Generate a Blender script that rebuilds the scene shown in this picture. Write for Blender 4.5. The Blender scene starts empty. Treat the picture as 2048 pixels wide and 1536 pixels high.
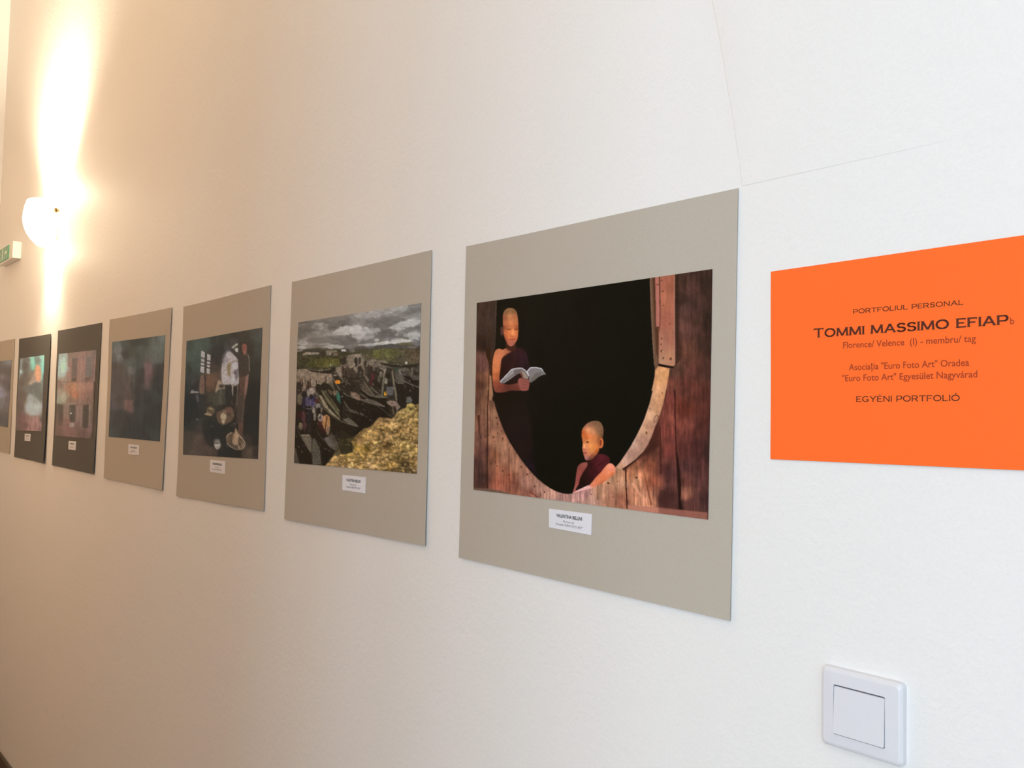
import bpy, bmesh, math, random
import numpy as np

# ---------------------------------------------------------------- camera, world, light, exposure
SC = bpy.context.scene
COL = SC.collection
CAMZ = 1.55                      # eye height; the picture wall is the plane y = WY
FPX, YAW, PIT, ROL, WY = 1701.0, math.radians(48.218), math.radians(2.630), math.radians(1.310), 0.8466

def cam_axes():
    c, s = math.cos(YAW), math.sin(YAW); cp, sp = math.cos(PIT), math.sin(PIT); cr, sr = math.cos(ROL), math.sin(ROL)
    r0 = np.array([c, s, 0.]); f0 = np.array([-s, c, 0.]); z = np.array([0., 0., 1.])
    F = f0*cp+z*sp; U = -f0*sp+z*cp
    return r0*cr+U*sr, -r0*sr+U*cr, F
AX = cam_axes()
def at(u, v, off=0.):
    """pixel of the 2048 x 1536 photograph -> point on the plane `off` metres in front of the picture wall"""
    d = AX[0]*(u-1024)/FPX+AX[1]*(768-v)/FPX+AX[2]
    p = d*(WY-off)/d[1]
    return np.array([p[0], WY-off, CAMZ+p[2]])

cd = bpy.data.cameras.new('camera'); cam = bpy.data.objects.new('camera', cd); COL.objects.link(cam)
cd.sensor_fit = 'HORIZONTAL'; cd.sensor_width = 36.0; cd.lens = 36.0*FPX/2048; cd.clip_start = .02
from mathutils import Matrix, Vector
R = Matrix(((AX[0][0], AX[1][0], -AX[2][0]), (AX[0][1], AX[1][1], -AX[2][1]), (AX[0][2], AX[1][2], -AX[2][2])))
cam.matrix_world = Matrix.Translation((0, 0, CAMZ)) @ R.to_4x4()
SC.camera = cam
cd.dof.use_dof = False

W = bpy.data.worlds.new('world'); SC.world = W; W.use_nodes = True
bg = W.node_tree.nodes['Background']; bg.inputs[0].default_value = (.80, .92, 1.0, 1); bg.inputs[1].default_value = .12
SC.view_settings.view_transform = 'Standard'; SC.view_settings.look = 'None'
SC.view_settings.exposure = 0.0; SC.view_settings.gamma = 1.0; SC.view_settings.use_curve_mapping = False

XL, XR, ZC = -4.66, 2.6, 4.1      # end wall, far right wall, ceiling
CX, CY, YF = -.43, -1.0, -4.0     # corner where the narrow corridor opens into the bright room, and that room's window wall
WIN = (-.1, 2.1, .8, 3.0)         # x0, x1, z0, z1 of the window behind the camera
DOOR = (-.75, .30)                # y0, y1 of the glazed door in the end wall

def area(name, loc, rot, sx, sy, power, col, spread=180):
    l = bpy.data.lights.new(name, 'AREA'); l.shape = 'RECTANGLE'; l.size = sx; l.size_y = sy; l.energy = power; l.color = col
    l.spread = math.radians(spread)
    o = bpy.data.objects.new(name, l); COL.objects.link(o); o.location = loc; o.rotation_euler = rot
    return o
# daylight standing in the big window opening behind the camera, in the door glass at the corridor's end, and the warm ceiling lamps
area('window_daylight', ((WIN[0]+WIN[1])/2, YF-.10, (WIN[2]+WIN[3])/2), (math.radians(90), 0, 0), WIN[1]-WIN[0]-.1, WIN[3]-WIN[2]-.1, 184, (.69, .845, .985))
area('door_daylight', (XL-.10, (DOOR[0]+DOOR[1])/2, 1.72), (0, math.radians(-90), 0), 1.0, .90, .45, (.75, .97, 1.0))
area('ceiling_lamp_glow', (-2.2, -.2, ZC-.12), (0, 0, 0), 1.1, .3, 10, (1.0, .68, .3))
area('ceiling_lamp_glow_room', (1.0, -2.0, ZC-.12), (0, 0, 0), 1.1, .3, 17, (1.0, .94, .98))
# ---------------------------------------------------------------- flat print painter
class Print:
    """Small raster painter for the flat pictures printed on the sheets (numpy only)."""
    def __init__(s, box, S, base, seed=1):
        s.x0, s.y0, s.x1, s.y1 = box; s.S = S
        s.w = int((s.x1-s.x0)*S)+1; s.h = int((s.y1-s.y0)*S)+1
        s.a = np.zeros((s.h, s.w, 3), np.float32)+np.array(base, np.float32)
        s.o = (0., 0., 1.); s.rng = np.random.RandomState(seed)
    def at(s, ox, oy, k): s.o = (ox, oy, k); return s
    def P(s, pts):
        p = np.array(pts, float).reshape(-1, 2)*s.o[2]
        return np.stack([(p[:,0]+s.o[0]-s.x0)*s.S, (p[:,1]+s.o[1]-s.y0)*s.S], 1)
    def noise(s, sx, sy, octv=3, seed=0, gain=.55):
        """value noise, feature size sx, sy in photo pixels"""
        out = np.zeros((s.h, s.w), np.float32); amp = 1; tot = 0
        for o in range(octv):
            r = np.random.RandomState(seed*17+o+3)
            gx = s.w/(sx*s.S/2**o); gy = s.h/(sy*s.S/2**o)
            g = r.rand(int(gy)+3, int(gx)+3).astype(np.float32)
            u = np.linspace(0, gx, s.w); v = np.linspace(0, gy, s.h)
            iu = u.astype(int); iv = v.astype(int)
            fu = u-iu; fv = v-iv; fu = fu*fu*(3-2*fu); fv = fv*fv*(3-2*fv)
            a = g[iv][:, iu]*(1-fu)+g[iv][:, iu+1]*fu
            b = g[iv+1][:, iu]*(1-fu)+g[iv+1][:, iu+1]*fu
            out += amp*(a*(1-fv[:, None])+b*fv[:, None]); tot += amp; amp *= gain
        return out/tot*2-1
    def anchors(s, pts, mask=None, power=3.0):
        """smooth colour field through given samples (x, y, r, g, b)"""
        A = np.array(pts, float).reshape(-1, 5); q = (A[:, :2]-[s.x0, s.y0])*s.S; st = 3   # always in photo pixels
        ys, xs = np.mgrid[0:s.h+st:st, 0:s.w+st:st].astype(np.float32)
        num = np.zeros(ys.shape+(3,)); den = np.zeros(ys.shape)
        for (x, y), c in zip(q, A[:, 2:]):
            w = 1/(((xs-x)**2+(ys-y)**2)/s.S**2+5)**(power/2)
            num += w[..., None]*c; den += w
        f = num/den[..., None]
        v = np.arange(s.h)/st; u = np.arange(s.w)/st; iv = v.astype(int); iu = u.astype(int)
        fv = (v-iv)[:, None, None]; fu = (u-iu)[None, :, None]
        F = (f[iv][:, iu]*(1-fu)+f[iv][:, iu+1]*fu)*(1-fv)+(f[iv+1][:, iu]*(1-fu)+f[iv+1][:, iu+1]*fu)*fv
        if mask is None: s.a[:] = F
        else: s.a += mask[..., None]*(F-s.a)
    @staticmethod
    def blur(m, sg):
        if sg < .25: return m
        r = int(sg*2.6)+1; k = np.exp(-np.arange(-r, r+1)**2/(2*sg*sg)); k /= k.sum()
        for ax in (0, 1):
            n = m.shape[ax]; out = np.zeros_like(m)
            pad = [(0, 0), (0, 0)]; pad[ax] = (r, r); mp = np.pad(m, pad, mode='edge')
            for i, kk in enumerate(k): out += kk*(mp[i:i+n] if ax == 0 else mp[:, i:i+n])
            m = out
        return m
    @staticmethod
    def smooth(p, n=6):
        a = np.roll(p, 1, 0); b = p; c = np.roll(p, -1, 0); d = np.roll(p, -2, 0); out = []
        for t in np.arange(n)/n:
            out.append(.5*((2*b)+(-a+c)*t+(2*a-5*b+4*c-d)*t*t+(-a+3*b-3*c+d)*t**3))
        return np.stack(out, 1).reshape(-1, 2)
    def mask(s, pts, soft=.5, curve=False):
        p = s.P(pts); sg = soft*s.S
        if curve: p = s.smooth(p)
        m = int(sg*3)+2
        X0 = max(0, int(p[:,0].min())-m); X1 = min(s.w, int(p[:,0].max())+m+1)
        Y0 = max(0, int(p[:,1].min())-m); Y1 = min(s.h, int(p[:,1].max())+m+1)
        if X1 <= X0 or Y1 <= Y0: return None
        ys = np.arange(Y0, Y1)+.5; xs = np.arange(X0, X1)+.5
        c = np.zeros((len(ys), len(xs)), bool)
        for (xa, ya), (xb, yb) in zip(p, np.roll(p, -1, 0)):
            if ya == yb: continue
            r = (ys > min(ya, yb)) & (ys <= max(ya, yb))
            if r.any():
                xc = xa+(ys[r]-ya)*(xb-xa)/(yb-ya)
                c[r] ^= xs[None, :] < xc[:, None]
        return (Y0, Y1, X0, X1), s.blur(c.astype(np.float32), sg)
    def put(s, bm, col, al=1.):
        if bm is None: return
        (a, b, c, d), m = bm; col = np.array(col, np.float32)
        s.a[a:b, c:d] += (m*al)[..., None]*(col-s.a[a:b, c:d])
    def poly(s, pts, col, soft=.5, al=1., curve=False):
        s.put(s.mask(pts, soft, curve), col, al)
    def area(s, pts, anch, soft=.5, curve=False, power=3.0):
        bm = s.mask(pts, soft, curve)
        if bm is None: return
        (a, b, c, d), m = bm; M = np.zeros((s.h, s.w), np.float32); M[a:b, c:d] = m
        s.anchors(anch, M, power)
        return M
    def ell(s, x, y, rx, ry, col, soft=.5, al=1., rot=0.):
        t = np.linspace(0, 2*np.pi, 28, endpoint=False); c, n = np.cos(rot), np.sin(rot)
        u = rx*np.cos(t); v = ry*np.sin(t)
        s.poly(np.stack([x+u*c-v*n, y+u*n+v*c], 1), col, soft, al)
    def line(s, pts, w, col, soft=.4, al=1.):
        """w is a width in the current units, or (start, end)"""
        p = np.array(pts, float).reshape(-1, 2)
        ww = np.linspace(w[0], w[1], len(p)) if isinstance(w, tuple) else np.full(len(p), float(w))
        t = np.gradient(p, axis=0); t /= np.linalg.norm(t, axis=1)[:, None]+1e-9
        n = np.stack([-t[:,1], t[:,0]], 1)*ww[:, None]/2
        s.poly(np.concatenate([p+n, (p-n)[::-1]]), col, soft, al)
    def mod(s, n, amp, mask=None):
        """multiply the print colour by 1 + amp * noise"""
        f = 1+amp*n if mask is None else 1+amp*n*mask
        s.a *= np.clip(f, 0, 3)[..., None]
    def fullmask(s, pts, soft=.5, curve=False):
        M = np.zeros((s.h, s.w), np.float32); bm = s.mask(pts, soft, curve)
        if bm: (a, b, c, d), m = bm; M[a:b, c:d] = m
        return M

def paint_monks():
    p = Print((940, 530, 1432, 1048), 1.6, (12, 13, 7))
    # weathered planks around the round opening
    p.at(0, 0, 1)
    p.anchors([
     955,612,62,46,38, 975,612,72,54,44, 990,640,70,55,46, 962,650,66,50,42, 984,680,60,44,34, 962,690,48,32,26, 953,715,95,66,58,
     968,725,112,76,70, 984,712,70,48,36, 975,760,128,88,66, 960,770,96,62,48, 984,780,150,112,86, 954,800,92,60,48, 969,805,132,94,74,
     965,850,128,90,74, 990,830,160,118,94, 955,880,115,80,68, 968,905,108,72,64, 958,930,84,58,52, 968,960,78,54,48, 990,880,155,112,88,
     1005,900,168,124,100, 990,910,128,84,62, 1000,940,150,98,76, 995,965,165,100,80, 1015,960,150,92,72, 1010,915,160,115,92, 1035,930,165,120,98,
     1030,970,120,76,60, 1050,965,175,128,110, 1060,990,140,92,78, 1082,975,178,135,118, 1100,995,180,138,122, 1120,1000,165,125,115, 1150,1003,180,138,128,
     1180,1000,185,145,130, 1170,990,175,130,125, 1200,985,180,135,108, 1220,960,178,132,104, 1235,940,175,130,100, 1225,995,165,115,92, 1245,1000,150,98,76, 1245,965,182,136,108,
     1262,950,180,120,88, 1275,960,200,145,112, 1290,955,185,120,88, 1265,990,190,130,100, 1285,1000,205,145,115, 1305,1005,190,130,100, 1270,930,140,90,66, 1300,930,130,76,56, 1305,960,150,86,64,
     1330,860,125,66,56, 1340,830,130,72,60, 1335,800,118,62,52, 1338,900,118,62,54, 1330,940,82,46,42, 1340,990,70,42,40, 1325,1000,74,42,38, 1310,900,92,54,44, 1290,915,105,62,48, 1345,950,84,50,48,
     1360,560,66,46,36, 1385,580,84,56,48, 1410,570,56,40,32, 1370,620,84,58,50, 1395,640,80,54,44, 1415,640,50,36,28, 1375,660,98,64,56, 1410,690,62,42,34, 1380,700,104,66,52, 1360,600,56,38,30,
     1390,740,100,60,50, 1410,740,74,48,40, 1350,740,90,60,48, 1345,770,110,64,52, 1375,770,96,54,44, 1400,790,82,46,38, 1368,820,92,46,34, 1380,850,112,62,52, 1400,850,80,44,38, 1370,900,88,48,42,
     1395,900,76,42,40, 1415,900,60,38,34, 1380,930,82,50,46, 1375,960,96,58,50, 1372,990,140,92,74, 1385,1005,100,62,56, 1400,960,84,52,48, 1410,1000,66,42,40, 1365,1010,80,50,44], power=3.4)
    st = p.noise(3.2, 42, 4, 5); st2 = p.noise(9, 14, 4, 9); st3 = p.noise(1.6, 20, 2, 21)
    p.mod(st, .24); p.mod(st2, .20); p.mod(st3, .10)
    for i in range(70):   # cracks and nail marks in the wood
        x = p.rng.choice([p.rng.uniform(950, 1100), p.rng.uniform(1255, 1415)]); y = p.rng.uniform(620, 1020); L = p.rng.uniform(2, 16)
        p.line([(x, y), (x+p.rng.uniform(-1, 1), y+L)], (.9, .3), (52, 26, 18), .4, p.rng.uniform(.2, .6))
    for i in range(60):
        x = p.rng.choice([p.rng.uniform(980, 1090), p.rng.uniform(1190, 1320)]); y = p.rng.uniform(860, 1010)
        p.ell(x, y, p.rng.uniform(.5, 1.6), p.rng.uniform(.5, 2.2), (70, 38, 26), .5, p.rng.uniform(.25, .7), p.rng.uniform(0, 3))
    # plank joints
    p.at(940, 780, .1497)
    p.line([(250,0),(238,300),(240,640),(235,1000),(238,1320)], 13, (50,24,14), .6, .9)
    p.line([(122,340),(130,470),(128,590)], (30,8), (70,34,20), .7, .9)
    p.line([(200,636),(262,600)], 9, (70,34,22), .4, .8)
    p.line([(525,770),(520,1100),(540,1370)], 8, (92,52,40), .5, .8)
    p.line([(935,1250),(940,1440)], 6, (96,60,48), .4, .7)
    p.line([(800,1360),(920,1445)], 10, (80,46,34), .5, .8)
    for q in ((360,375),(368,455),(440,650),(320,633),(685,1028),(440,1085),(862,1290),(995,1365),(765,1130)): p.ell(q[0],q[1],10,14,(80,42,28),.4,.8)
    p.poly([(48,1308),(250,1318),(400,1345),(565,1392),(565,1400),(300,1380),(40,1350)], (112,90,76), .5, .9)
    p.at(1130, 820, .1172)
    p.line([(372,1340),(380,1536)], 10, (120,80,66), .4, .8); p.line([(568,1290),(562,1536)], 12, (96,56,40), .4, .9)
    p.ell(745,1250,24,13,(70,30,20),.4,.95,.5); p.ell(912,1225,9,14,(96,60,44),.4,.8); p.ell(450,1440,9,16,(100,62,48),.4,.8)
    p.at(1230, 780, .1757)
    p.line([(125,880),(132,1100),(145,1355)], 15, (48,20,12), .5, .95)
    p.poly([(130,900),(300,770),(520,640),(520,300),(560,130),(600,0),(540,0),(380,640),(60,910)], (62,32,24), 2.2, .75)
    p.line([(522,420),(520,700),(530,960)], 12, (56,26,18), .6, .8)
    p.line([(686,0),(690,300),(700,680)], 12, (44,20,14), .6, .9)
    p.poly([(692,640),(730,800),(760,1080),(755,1250),(775,1365),(730,1362),(715,1000),(700,760)], (36,18,14), .6, .95)
    p.line([(150,1230),(330,1290)], 8, (190,132,104), .8, .5); p.line([(270,1020),(300,1320)], 6, (110,62,40), .5, .7)
    p.line([(205,1060),(300,1210)], (40,14), (218,160,128), .8, .8); p.line([(330,920),(420,1310)], (8,20), (112,60,40), .6, .7)
    p.ell(250,1000,13,9,(60,28,18),.4,.9,.6)
    p.poly([(150,1310),(330,1330),(540,1340),(780,1368),(1055,1396),(1055,1490),(540,1410),(150,1370)], (150,98,84), .7, .85)
    p.poly([(150,1310),(330,1330),(500,1338),(500,1400),(150,1370)], (196,136,112), .9, .6)
    p.poly([(500,1340),(520,1140),(700,1180),(725,1362)], (66,38,34), 1.5, .55)
    # the dark round opening
    D = lambda q: [(940+x*.1497, 780+y*.1497) for x, y in q]; B = lambda q: [(1130+x*.1172, 820+y*.1172) for x, y in q]
    E = lambda q: [(1230+x*.1757, 780+y*.1757) for x, y in q]; F = lambda q: [(1270+x*.1758, 530+y*.1758) for x, y in q]
    A = lambda q: [(940+x*.1367, 590+y*.1367) for x, y in q]
    left = A([(402,60),(396,200),(388,400),(372,620),(362,760),(345,860),(322,1010),(315,1180),(322,1330)])+D([(312,40),(330,160),(358,270),(400,390),(440,500),(480,590),(540,710),(600,800),(665,900),(730,990),(790,1065),(850,1130),(920,1200),(1000,1265),(1070,1312),(1130,1345),(1190,1368),(1250,1385),(1310,1390),(1370,1385)])
    right = B([(140,1415),(420,1290),(600,1200),(870,975),(960,880),(1050,730),(1109,640)])+E([(70,820),(120,740),(180,650),(240,540),(300,420),(340,330),(370,240),(400,150),(422,70),(435,0)])+F([(190,1440),(210,1360),(226,1270),(230,1200),(222,1080),(212,960),(200,830),(190,640),(183,480),(178,300),(172,60)])
    p.at(0, 0, 1)
    p.poly(left+right, (12,13,6), .55)
    p.poly([(975,590),(992,590),(990,640),(989,700),(980,705),(985,640)], (58,44,36), .9, .6)
    p.line([(993.5,604),(992.5,650),(990,700)], 1.1, (96,84,76), .4, .8)
    # soft dark robe hanging behind the sill
    p.area(D([(330,60),(620,40),(780,200),(820,500),(860,900),(880,1100),(930,1190),(860,1120),(730,980),(600,790),(480,585),(400,385),(345,200)]),
           [1000,800,24,16,10, 1040,800,24,17,12, 1020,850,32,20,19, 1050,860,28,18,18, 1045,900,34,20,20, 1070,920,20,14,14, 1062,935,34,20,32, 1010,840,26,18,14], 2.2)
    # light triangular stick at the left jamb
    p.poly(A([(290,1180),(318,1190),(335,1400),(360,1545),(285,1545)]), (168,126,98), .5, .9)
    p.poly(A([(240,790),(300,770),(320,1000),(312,1180),(290,1170),(280,1000),(250,900)]), (52,32,14), .7, .85)
    p.line(A([(282,1180),(278,1545)]), 1.4, (84,46,32), .4, .8)
    p.line(A([(215,830),(265,1010),(262,1200),(215,1536)]), 1.6, (150,108,84), .9, .55)
    # curved rim board and the straight jamb board on the right
    rim = F([(232,1195),(262,1150),(398,1178),(380,1300),(352,1450)])+E([(585,0),(572,70),(552,160),(520,270),(488,360),(450,450),(418,540),(380,620),(330,700),(280,750),(230,800),(180,840),(140,868),(90,905),(60,905),(20,880),(55,835)])+E([(120,740),(180,650),(240,540),(300,420),(340,330),(370,240),(400,150),(422,70),(435,0)])+F([(190,1440),(210,1360),(226,1270)])
    m = p.area(rim, [1320,745,206,152,106, 1330,750,190,138,96, 1310,790,208,158,120, 1325,795,196,142,102, 1300,830,200,156,124, 1318,820,186,138,104, 1285,860,190,148,118, 1300,855,172,128,104, 1265,885,196,158,140, 1285,885,170,128,108, 1250,915,190,150,132, 1262,910,172,130,112, 1240,935,190,145,118], .5)
    p.mod(p.noise(5, 9, 3, 31), .12, m); p.mod(p.noise(14, 22, 3, 33), .1, m)
    p.at(1230, 780, .1757)
    p.line([(456,380),(446,340),(470,292),(500,300)], 9, (96,62,50), .4, .85); p.line([(500,300),(492,350),(470,400),(440,430)], 10, (118,82,68), .5, .8)
    p.ell(478,345,13,34,(150,110,90),.6,.8,.3); p.ell(362,490,11,18,(110,66,40),.5,.9); p.ell(540,35,8,12,(120,78,54),.4,.8); p.ell(406,214,8,10,(130,90,66),.4,.7)
    p.line([(96,908),(150,868),(235,805),(330,715)], (26,6), (44,24,18), .5, .9)
    p.line([(120,765),(240,560),(340,350),(400,170),(432,20)], 6, (222,190,168), .5, .5)
    p.at(1270, 530, .1758)
    p.poly([(172,130),(240,130),(245,700),(270,740),(268,1140),(262,1160),(232,1200),(210,950),(196,700),(182,400)], (108,80,60), .6)
    p.line([(180,150),(190,500),(205,850),(225,1150)], 9, (140,112,92), .5, .8)
    p.poly([(205,140),(238,140),(242,700),(272,745),(266,1060),(244,1010),(225,600)], (76,44,30), .8, .8)
    p.poly([(234,138),(278,132),(282,400),(286,706),(244,702),(240,400)], (172,110,96), .5)
    p.line([(236,228),(282,226)], 10, (90,50,36), .5, .8)
    m = p.area([(286,110),(458,90),(456,600),(458,1140),(430,1162),(272,1136),(274,740),(290,600)],
        [1325,560,158,98,78, 1345,570,150,92,70, 1335,600,170,106,82, 1330,640,162,100,80, 1345,680,160,104,84, 1325,690,172,118,96, 1340,715,176,126,98, 1322,725,178,134,106, 1340,732,170,124,98], .5)
    p.mod(p.noise(4, 30, 3, 41), .10, m)
    p.line([(282,140),(290,420),(286,700),(276,760)], 8, (92,52,40), .4, .8); p.line([(453,110),(453,1130)], 8, (190,144,122), .5, .6)
    for x, y, r in ((310,178,8),(320,300,9),(330,462,7),(308,840,9),(300,905,8),(306,980,12),(325,1062,11),(410,1068,14),(400,670,7),(505,405,6)): p.ell(x,y,r,r*1.2,(92,54,40),.4,.85)
    p.ell(318,985,5,6,(214,196,176),.4,.9)
    p.line([(268,1136),(345,1152),(440,1166)], (26,22), (26,14,10), .4, 1.)
    p.poly([(462,100),(500,110),(505,700),(520,1080),(430,1190),(462,1130)], (44,26,18), 1.2, .6)
    for i in range(11): p.line([(470+i%3*8, 200+i*85),(535+i%2*15, 206+i*85)], (5,2), (104,72,60), .6, .5)
    p.at(1230, 780, .1757)
    # ---- standing boy with the open book
    p.at(940, 590, .1367)
    p.area([(350,860),(600,830),(650,780),(740,770),(820,850),(850,950),(885,1100),(880,1230),(870,1400),(905,1480),(700,1560),(355,1560),(350,1400)],
        [980,745,38,18,16, 1010,720,44,22,22, 1035,705,52,26,32, 1050,715,48,26,36, 1058,735,36,20,26, 1005,745,40,18,14, 1020,735,48,22,22, 1055,755,26,14,14, 1000,790,22,14,8, 1050,785,16,14,8, 1030,795,18,15,8], 1.2, True)
    for q in (((720,800),(760,930),(770,1040)), ((790,800),(830,900),(850,1030)), ((650,860),(640,980),(600,1080))): p.line(q, (16,8), (70,36,46), 1.0, .55)
    p.area([(368,830),(400,795),(440,786),(480,800),(540,780),(608,826),(560,862),(500,905),(466,945),(455,1010),(446,1090),(436,1180),(436,1260),(480,1300),(600,1310),(720,1280),(860,1240),(858,1370),(825,1402),(700,1405),(600,1400),(500,1424),(400,1428),(352,1385),(330,1200),(332,1020),(348,900)],
        [990,703,196,122,84, 1003,700,204,128,90, 1015,702,176,108,76, 998,712,208,130,92, 990,722,214,134,88, 992,740,210,130,84, 988,755,192,112,72, 996,750,176,100,62, 990,768,150,82,62, 1000,775,128,66,52, 992,780,132,72,58, 1015,775,98,52,42, 1010,782,110,60,52, 1030,778,104,56,46, 1048,765,150,90,80, 1050,776,146,84,78, 1042,772,120,66,56], .6, True)
    p.line([(470,930),(520,880),(600,835)], 12, (66,28,20), .6, .7)
    p.poly([(530,700),(660,700),(670,800),(610,830),(560,812),(535,780)], (78,42,30), 1., .9, True)
    p.ell(470,530,24,68,(92,60,54),.6,1.)
    p.area([(486,420),(484,320),(498,250),(535,205),(590,190),(645,203),(684,250),(702,350),(708,450),(706,560),(694,650),(655,715),(612,752),(565,738),(525,670),(500,600),(490,520)],
        [1018,618,142,108,74, 1028,622,134,98,64, 1012,624,136,98,68, 1020,632,196,134,92, 1030,634,178,114,76, 1010,636,154,96,68, 1022,645,216,138,92, 1012,648,186,112,74, 1031,646,190,116,76, 1012,665,196,112,68, 1018,664,216,132,82, 1026,664,232,150,96, 1033,664,204,120,76, 1010,675,176,96,64, 1020,674,222,134,82, 1028,668,226,140,88, 1032,676,196,110,74, 1018,683,186,110,84, 1025,688,172,106,90, 1014,682,160,88,66, 1008,655,140,78,52, 1035,655,160,88,58], .5, True)
    p.line([(545,462),(575,450),(605,462)], (5,5), (150,88,56), .5, .8); p.line([(660,452),(690,446)], 7, (140,80,50), .4, .8)
    p.line([(540,496),(570,508),(602,498)], 12, (96,50,26), .45, .9); p.line([(654,500),(676,508),(700,498)], 12, (96,50,26), .45, .9)
    p.ell(628,550,12,44,(246,168,112),.7,.7); p.line([(592,600),(618,612),(642,598)], 9, (150,72,46), .5, .85)
    p.line([(585,650),(622,644),(660,656)], 10, (132,58,50), .45, .9); p.line([(595,668),(650,670)], 12, (176,92,84), .6, .7)
    p.line([(500,480),(500,590),(530,680)], 9, (120,66,44), .7, .6)
    p.poly([(440,1272),(500,1205),(555,1150),(608,1088),(640,1080),(700,1070),(755,1068),(800,1100),(840,1150),(862,1190),(850,1232),(800,1226),(765,1180),(735,1148),(690,1160),(640,1196),(560,1256),(500,1296),(455,1296)], (138,132,132), .45)
    p.poly([(640,1100),(750,1085),(800,1120),(850,1180),(850,1228),(790,1220),(745,1140),(650,1180)], (112,100,98), .6, .9)
    p.poly([(750,1110),(800,1130),(845,1190),(845,1228),(775,1222)], (158,146,132), .7, .85)
    p.line([(440,1272),(540,1170),(612,1090),(700,1072),(756,1070),(810,1105),(866,1185)], (14,13), (206,204,208), .4, .95)
    p.line([(612,1095),(632,1110),(615,1150),(520,1235)], 9, (190,184,184), .4, .8); p.line([(470,1280),(560,1215),(640,1160)], 8, (66,54,52), .4, .7)
    p.poly([(862,1188),(835,1120),(880,1062),(960,1060),(1040,1074),(1066,1110),(1104,1164),(1070,1168),(1000,1200),(930,1258),(885,1288),(862,1260)], (128,124,124), .45)
    p.poly([(875,1250),(960,1140),(1060,1130),(1000,1200),(930,1258),(885,1286)], (104,98,92), .7, .8)
    p.line([(836,1122),(882,1066),(960,1062),(1040,1078),(1064,1108)], (16,14), (214,214,218), .4, .95); p.line([(830,1118),(862,1188)], (10,12), (224,222,224), .4, .9)
    p.line([(1064,1108),(1104,1164)], 8, (180,178,180), .4, .9)
    p.poly([(700,1250),(740,1215),(800,1232),(850,1238),(858,1300),(850,1380),(820,1402),(760,1400),(720,1340)], (148,88,78), .6, 1., True)
    for y in (1280, 1320, 1362): p.line([(765,y),(845,y-6)], 6, (96,50,44), .4, .6)
    p.line([(745,1140),(765,1190),(770,1225)], 26, (126,72,58), .6, .9)
    # ---- boy leaning on the sill
    p.at(1130, 820, .1172)
    p.area([(228,955),(290,905),(395,896),(385,965),(335,1045),(275,1165),(245,1272),(200,1372),(135,1418),(165,1310),(188,1150),(205,1030)],
        [1160,932,134,74,66, 1168,930,150,86,74, 1158,945,150,80,72, 1165,942,142,74,62, 1156,960,150,80,74, 1150,980,170,98,88], .6, True)
    p.area([(395,890),(470,850),(570,757),(660,757),(748,798),(768,850),(765,910),(700,965),(620,1065),(520,1165),(435,1265),(395,1306),(190,1376),(240,1262),(262,1165),(330,1040),(385,960)],
        [1180,930,52,20,18, 1190,922,78,26,34, 1205,915,88,32,40, 1215,918,80,26,36, 1170,950,40,18,14, 1185,945,64,22,26, 1200,935,84,28,36, 1165,965,36,16,12, 1180,960,48,18,18, 1160,978,30,14,12, 1195,952,70,22,30], .6, True)
    for q, c in ((((690,860),(600,930),(500,1030),(430,1160)),(50,14,18)), (((740,880),(650,950),(560,1060),(480,1180)),(50,14,20)), (((560,800),(500,900),(420,1000),(300,1200)),(44,14,16)), (((660,800),(580,880),(470,990)),(104,40,50)), (((720,890),(620,1000),(520,1120)),(100,36,46))): p.line(q, (10,6), c, .6, .7)
    p.area([(700,962),(760,914),(812,920),(855,965),(866,1030),(842,1100),(750,1172),(620,1262),(500,1322),(446,1345),(395,1304),(440,1266),(520,1165),(620,1062)],
        [1222,932,238,152,124, 1228,938,226,138,112, 1218,945,226,140,104, 1226,950,202,112,70, 1210,955,214,124,84, 1200,960,218,130,90, 1205,966,186,100,60, 1190,970,216,130,96, 1182,976,220,146,124], .5, True)
    p.poly([(140,1418),(200,1380),(300,1336),(400,1290),(440,1312),(455,1340),(400,1352),(300,1378),(220,1402)], (226,170,164), .5, 1., True)
    p.line([(200,1384),(300,1340),(400,1294)], 10, (244,214,212), .5, .8)
    p.area([(300,330),(340,270),(400,218),(480,190),(560,190),(620,225),(655,300),(660,400),(645,500),(660,560),(640,640),(592,655),(585,695),(560,742),(500,812),(450,852),(400,866),(352,850),(328,790),(310,722),(298,660),(304,600),(300,520),(286,450),(288,380)],
        [1180,846,140,100,78, 1190,845,126,94,72, 1200,850,128,96,72, 1172,852,170,112,86, 1203,862,124,92,66, 1205,872,112,80,54, 1196,860,142,104,78, 1176,860,226,158,112, 1186,864,206,142,102, 1167,866,186,96,50, 1172,874,196,104,56, 1180,872,224,134,82, 1190,876,206,126,78, 1200,878,150,92,56, 1168,884,196,118,72, 1178,880,222,140,84, 1182,892,230,154,90, 1172,890,224,150,98, 1190,895,222,134,74, 1184,902,214,140,84, 1169,897,222,140,110, 1169,906,180,108,88, 1178,908,206,134,92, 1174,915,176,118,112, 1186,912,140,80,54, 1196,903,176,92,48, 1180,918,112,64,52], .5, True)
    p.ell(622,570,38,88,(204,112,66),.5,1.,.08); p.ell(612,560,20,58,(122,56,34),.6,.85,.08); p.line([(600,500),(640,500),(655,560),(640,630)], 10, (224,132,84), .5, .8)
    p.line([(590,660),(640,660),(600,690)], 14, (36,16,10), .7, .8)
    p.line([(362,548),(385,538),(412,550)], 9, (70,34,18), .4, .95); p.ell(386,556,15,10,(44,22,14),.5,.9); p.line([(290,552),(308,560)], 13, (56,30,22), .4, .9)
    p.line([(345,500),(375,486),(405,500)], 9, (132,70,38), .6, .6); p.line([(294,508),(312,500)], 8, (120,62,36), .6, .6)
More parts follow.
